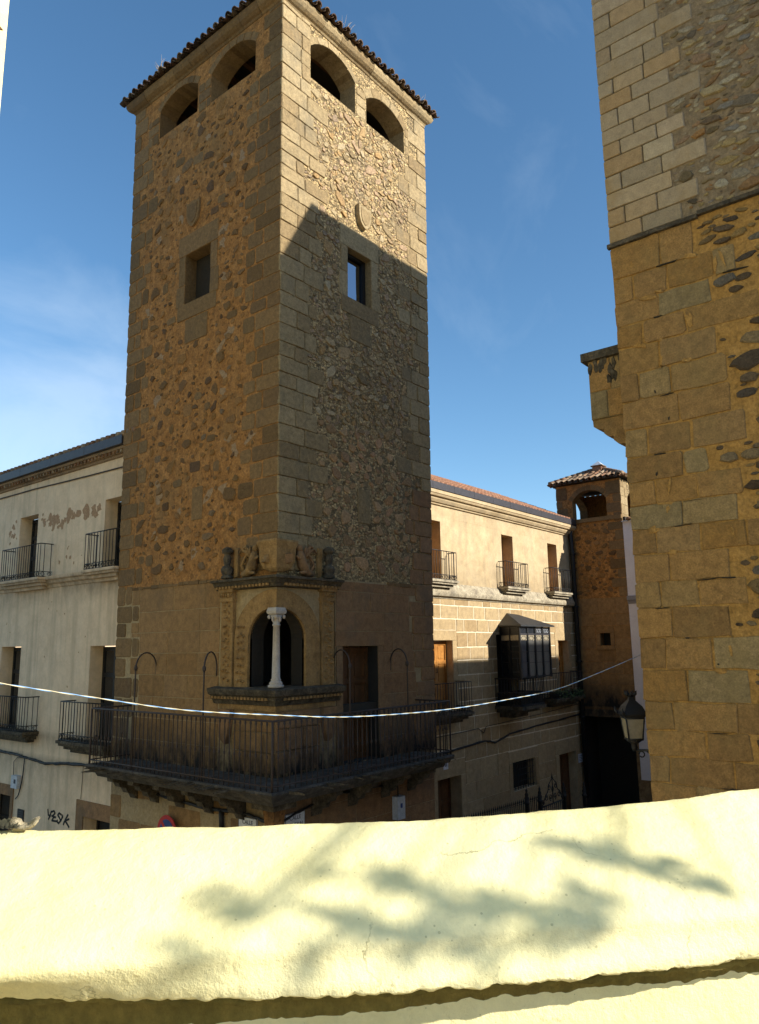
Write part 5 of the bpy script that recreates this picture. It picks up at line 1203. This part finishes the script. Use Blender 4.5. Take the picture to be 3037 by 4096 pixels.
def scroll(cx_, cz_, r0_, turns, a0, sg):
    pts = []
    for k in range(16): a = a0+sg*turns*2*math.pi*k/15; q = r0_*(1-.75*k/15); pts.append((cx_+q*math.cos(a), .8, cz_+q*math.sin(a)))
    mb.tube(pts, .012, M['iron'], 5)
for sg in (-1, 1):
    c = 10.95
    scroll(c+sg*.18, -3.78, .09, 1.3, math.pi/2, -sg); scroll(c+sg*.36, -4.02, .10, 1.3, math.pi/2, -sg); scroll(c+sg*.12, -4.05, .09, 1.3, -math.pi/2, sg); scroll(c+sg*.55, -4.12, .07, 1.2, math.pi/2, -sg)
    mb.tube([(c+sg*.62, .8, -4.2), (c+sg*.45, .8, -4.0), (c+sg*.28, .8, -3.88), (c+sg*.22, .8, -3.72), (c+sg*.08, .8, -3.62), (c, .8, -3.56)], .013, M['iron'], 5)
    mb.tube([(c, .8, -3.95), (c+sg*.06, .8, -3.85), (c, .8, -3.74)], .010, M['iron'], 5)
mb.lathe((10.95, .8, 0), [(.015, -4.2), (.012, -3.6), (.03, -3.56), (.012, -3.5), (.003, -3.42)], M['iron'], 6)
mb.build('crest', GT)

# ================================================================== CREAM PARAPET (foreground)
tt = np.array([0, 400, 800, 1000, 1200, 1420, 1652.])
rim = np.array([(-7.45, -6.95), (-7.15, -7.32), (-6.83, -7.66), (-6.66, -7.84), (-6.43, -7.99), (-6.14, -8.16), (-5.77, -8.36)])
rim = np.array([CAM.x, CAM.y])+(rim-np.array([CAM.x, CAM.y]))*(.37/.45)
tl_ = np.array([0, 300, 530, 700, 1000, 1300, 1652.])
lip = np.array([(-7.71, -7.55), (-7.56, -7.74), (-7.45, -7.90), (-7.36, -8.0), (-7.20, -8.18), (-6.99, -8.35), (-6.73, -8.56)])
tk = np.array([0, 300, 600, 950, 1300, 1652.])
crs = np.array([(-7.73, -7.6), (-7.57, -7.75), (-7.39, -7.92), (-7.17, -8.11), (-6.94, -8.33), (-6.70, -8.56)])
fit = lambda t, p, d: [np.polyfit(t, p[:, i], d) for i in (0, 1)]
fr_, fl_, fk_ = fit(tt, rim, 3), fit(tl_, lip, 2), fit(tk, crs, 2)
ev = lambda f_, t: Vector((np.polyval(f_[0], t), np.polyval(f_[1], t), 0))
def lin(f_, t):
    if t < 0: a, b = ev(f_, 0), ev(f_, 60); return a+(b-a)*(t/60)
    if t > 1652: a, b = ev(f_, 1652), ev(f_, 1592); return a+(b-a)*((1652-t)/60)
    return ev(f_, t)
mb = MB(); rowsP = []; ts = list(np.arange(-900, 2500, 9.0))
for t in ts:
    r_, k_, l_ = lin(fr_, t), lin(fk_, t), lin(fl_, t)
    o = (r_-k_).normalized()                      # outward (away from viewer)
    k_ = k_-o*.022; l_ = l_+o*.008; w = (r_-k_).length
    prof = [r_+o*.13+Vector((0, 0, -1.9)), r_+o*.13+Vector((0, 0, -.60)), r_+o*.12+Vector((0, 0, -.46)), r_+o*.075+Vector((0, 0, -.395)), r_+o*.03+Vector((0, 0, -.375)), r_+Vector((0, 0, -.370))]
    for q in (.06, .12, .2, .28, .36, .44, .52, .6, .68, .76, .84, .9): prof.append(r_.lerp(k_, q)+Vector((0, 0, -.37-.148*q**1.12+.010*math.sin(math.pi*q))))
    prof += [k_+o*.008+Vector((0, 0, -.518)), k_+Vector((0, 0, -.530)), k_+o*.004+Vector((0, 0, -.545))]
    for q in (.33, .66, 1.): prof.append((k_+o*.004).lerp(l_+o*.004, q)+Vector((0, 0, -.545-.055*q)))
    prof += [l_+o*.012+Vector((0, 0, -.606)), l_+o*.06+Vector((0, 0, -.607)), l_+o*.085+Vector((0, 0, -.614)), l_+o*.058+Vector((0, 0, -.620)), l_+o*.055+Vector((0, 0, -.630)), l_+o*.10+Vector((0, 0, -.634)), l_+o*.125+Vector((0, 0, -.642))]
    g1 = .055-.035*min(1, max(0, (t-200)/1000))  # depth of the painted shade band, shrinking towards the right
    for q in (g1, g1+.05, .16, .24, .34, .5, .8, 1.2): prof.append(l_+o*(.127-.01*min(1, q*3))+Vector((0, 0, -.648-q)))
    rowsP.append(prof)
kk = len(rowsP[0]); PV = []
for i, prof in enumerate(rowsP):
    for j, p in enumerate(prof):
        nz = noise.noise(p*7)*.0035+noise.noise(p*24)*.0018+noise.noise(p*70)*.0010
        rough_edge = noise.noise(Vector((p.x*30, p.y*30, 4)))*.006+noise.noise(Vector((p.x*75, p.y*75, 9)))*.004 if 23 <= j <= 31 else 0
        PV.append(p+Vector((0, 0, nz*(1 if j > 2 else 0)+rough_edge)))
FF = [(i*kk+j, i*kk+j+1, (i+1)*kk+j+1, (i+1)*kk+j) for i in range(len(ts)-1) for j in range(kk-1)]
A1 = [f_ for f_ in FF if not 24 <= (f_[0] % kk) <= 30]; A2 = [f_ for f_ in FF if 24 <= (f_[0] % kk) <= 30]  # recess faces take the painted shade, the rest stays cream
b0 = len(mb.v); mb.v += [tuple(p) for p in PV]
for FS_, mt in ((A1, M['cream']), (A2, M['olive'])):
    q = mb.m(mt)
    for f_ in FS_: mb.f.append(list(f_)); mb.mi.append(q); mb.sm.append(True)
tag(mb.build('parapet_wall', None, (-7.2, -8, -1.5)), 'cream painted parapet wall with rounded coping across the foreground', 'parapet')

# dry palm husk and leaf lying on it
hk = thing('dry_palm_husk', 'curled dry palm husk and dead leaf lying on the parapet at the left', 'leaf litter', tuple(lin(fr_, 20)+Vector((0, 0, -.365))))
b_ = lambda t, h, d=.0: lin(fr_, t)+(lin(fr_, t)-lin(fk_, t)).normalized()*d+Vector((0, 0, -.366+h*.5))
mb = MB()
for k in range(9):
    s_ = k/8-.5
    mb.tube([b_(28, .010, .02*s_), b_(48, .008+.004*k/8, .03*s_), b_(62, .012, .03*s_), b_(72+4*s_, .024+.006*k/8, .035*s_), b_(80+5*s_, .044-.01*abs(s_), .035*s_)], [.006, .005, .0045, .0045, .003], M['husk'], 5)
mb.build('husk', hk)
mb = MB(); mb.tube([b_(22, .012), b_(30, .022), b_(38, .020), b_(46, .010)], [.008, .014, .012, .006], M['husk'], 8)
for q in range(10): mb.tube([b_(20+q*2, .016), b_(22+q*2.4, .028+.006*math.sin(q*2), .01*math.sin(q)), b_(25+q*2.4, .018)], [.003, .005, .002], M['husk'], 5)
mb.build('husk_base', hk)
mb = MB()
for q in range(7):
    a = b_(-40+q*9, .012+.004*math.sin(q*2.2), .0); c = b_(-25+q*9, .030+.006*math.sin(q*1.7), .03); d = b_(-20+q*9, .012, -.03)
    mb.face([a, c, b_(-10+q*9, .024, .0), d], M['huskd']); mb.face([a+Vector((0, 0, .003)), b_(-28+q*9, .036, .015), b_(-16+q*9, .03, -.01), d+Vector((0, 0, .004))], M['huskd'])
mb.build('dead_leaf', hk)

# ================================================================== CREAM HOUSE at the left edge
CR = thing('cream_house', 'sunlit cream rendered house corner at the left edge of the view', 'house', (-8, -1, GZ))
mb = MB(); mb.box((-14, -2.47, GZ), (-5.832, 4, 10.5), M['cream']); mb.build('wall', CR)
FQ = Fr((0, -2.47, 0), (1, 0, 0), (0, -1, 0)); mb = MB()
mb.tube([FQ.P(-6.1, 5.88, .02), FQ.P(-5.9, 5.70, .06), FQ.P(-6.1, 5.66, .02)], .012, M['olddoor'], 5); mb.tube([FQ.P(-6.1, 5.58, .02), FQ.P(-5.9, 5.30, .05)], .014, M['olddoor'], 5)
mb.build('wall_bracket', CR)

# ================================================================== surroundings that throw the shade
NB = thing('town_house', 'plain rendered town house south of the church whose eave shades the alley', 'house', (18, -18, GZ))
mb = MB(); mb.box((4.5, -22, GZ), (34, -14.4, 7.73), M['white']); mb.build('wall', NB)
mb = MB(); mb.add([(4.4, -14.3, 7.6), (34.1, -14.3, 7.6), (34.1, -18.2, 8.6), (4.4, -18.2, 8.6), (34.1, -22.1, 7.6), (4.4, -22.1, 7.6)], [(0, 1, 2, 3), (3, 2, 4, 5)], M['redtile']); mb.build('roof', NB)

PT = thing('shade_tree', 'leafy tree on the terrace behind the viewer whose boughs dapple the parapet', 'tree', (-3.4, -14.0, GZ))
def at_parapet(t, q):      # a spot on the coping: t along it, q from far rim (0) to near edge (1), carried back towards the sun
    r_, k_ = lin(fr_, t), lin(fk_, t); return r_.lerp(k_, q)+Vector((0, 0, -.37-.16*q))
mb = MB(); mb.tube([(-3.4, -14.0, GZ), (-3.45, -13.9, 0), (-3.6, -13.8, 1.6), (-3.9, -13.6, 2.8)], [.2, .17, .13, .08], M['bark'], 10); mb.build('trunk', PT)
JOIN = Vector((-3.9, -13.6, 2.8))
def bough(pts, dist, rad, n, leaf=.04):
    mb = MB(); W_ = [at_parapet(t, q)+sd*(dist+i*.08) for i, (t, q) in enumerate(pts)]
    mb.tube([JOIN, JOIN.lerp(W_[-1], .5)+Vector((0, 0, .15)), W_[-1]]+W_[::-1][1:], .006, M['bark'], 5); mb.build('branch', PT)
    lf = MB(); nseg = len(W_)-1
    for k in range(n):
        x = rng.random()*nseg; i = min(nseg-1, int(x)); f_ = x-i; c = W_[i].lerp(W_[i+1], f_)
        taper = min(1, .35+1.3*x/nseg) if nseg else 1
        d = Vector((rng.gauss(0, 1), rng.gauss(0, 1), rng.gauss(0, 1)))*rad*.5*taper
        a = (W_[i+1]-W_[i]).normalized()*.8+Vector((rng.gauss(0, .5), rng.gauss(0, .5), rng.gauss(0, .5))); a.normalize(); b = a.orthogonal().normalized()
        s_ = leaf*rng.uniform(.7, 1.4); p = c+d
        lf.face([p-a*s_, p+b*s_*.3, p+a*s_, p-b*s_*.3], M['leaf'])
    lf.build('leaves', PT)
bough([(770, .50), (890, .68), (1050, .96)], 4.48, .03, 32)
bough([(680, .52), (800, .62), (900, .72)], 4.99, .045, 10)
bough([(600, .72), (720, .88), (840, 1.02)], 4.22, .025, 25)
bough([(1180, .32), (1350, .58), (1545, .88)], 3.97, .03, 46)
bough([(1150, .36), (1260, .5), (1340, .64)], 5.38, .06, 12)
bough([(860, 1.0), (950, 1.05), (1040, 1.03)], 4.48, .05, 32)
bough([(1000, .70), (1100, .84), (1180, .95)], 4.99, .04, 12)
bough([(1215, .72), (1250, .88), (1285, 1.02)], 4.48, .045, 22)
bough([(1120, 1.0), (1200, 1.05), (1280, 1.03)], 4.48, .05, 17)
bough([(430, .60), (500, .70)], 4.48, .02, 4)
bough([(450, .76), (520, .86)], 4.48, .025, 5)
bough([(330, 1.0), (420, 1.04)], 4.48, .05, 8)
bough([(620, 1.02), (700, 1.05)], 4.48, .05, 11)
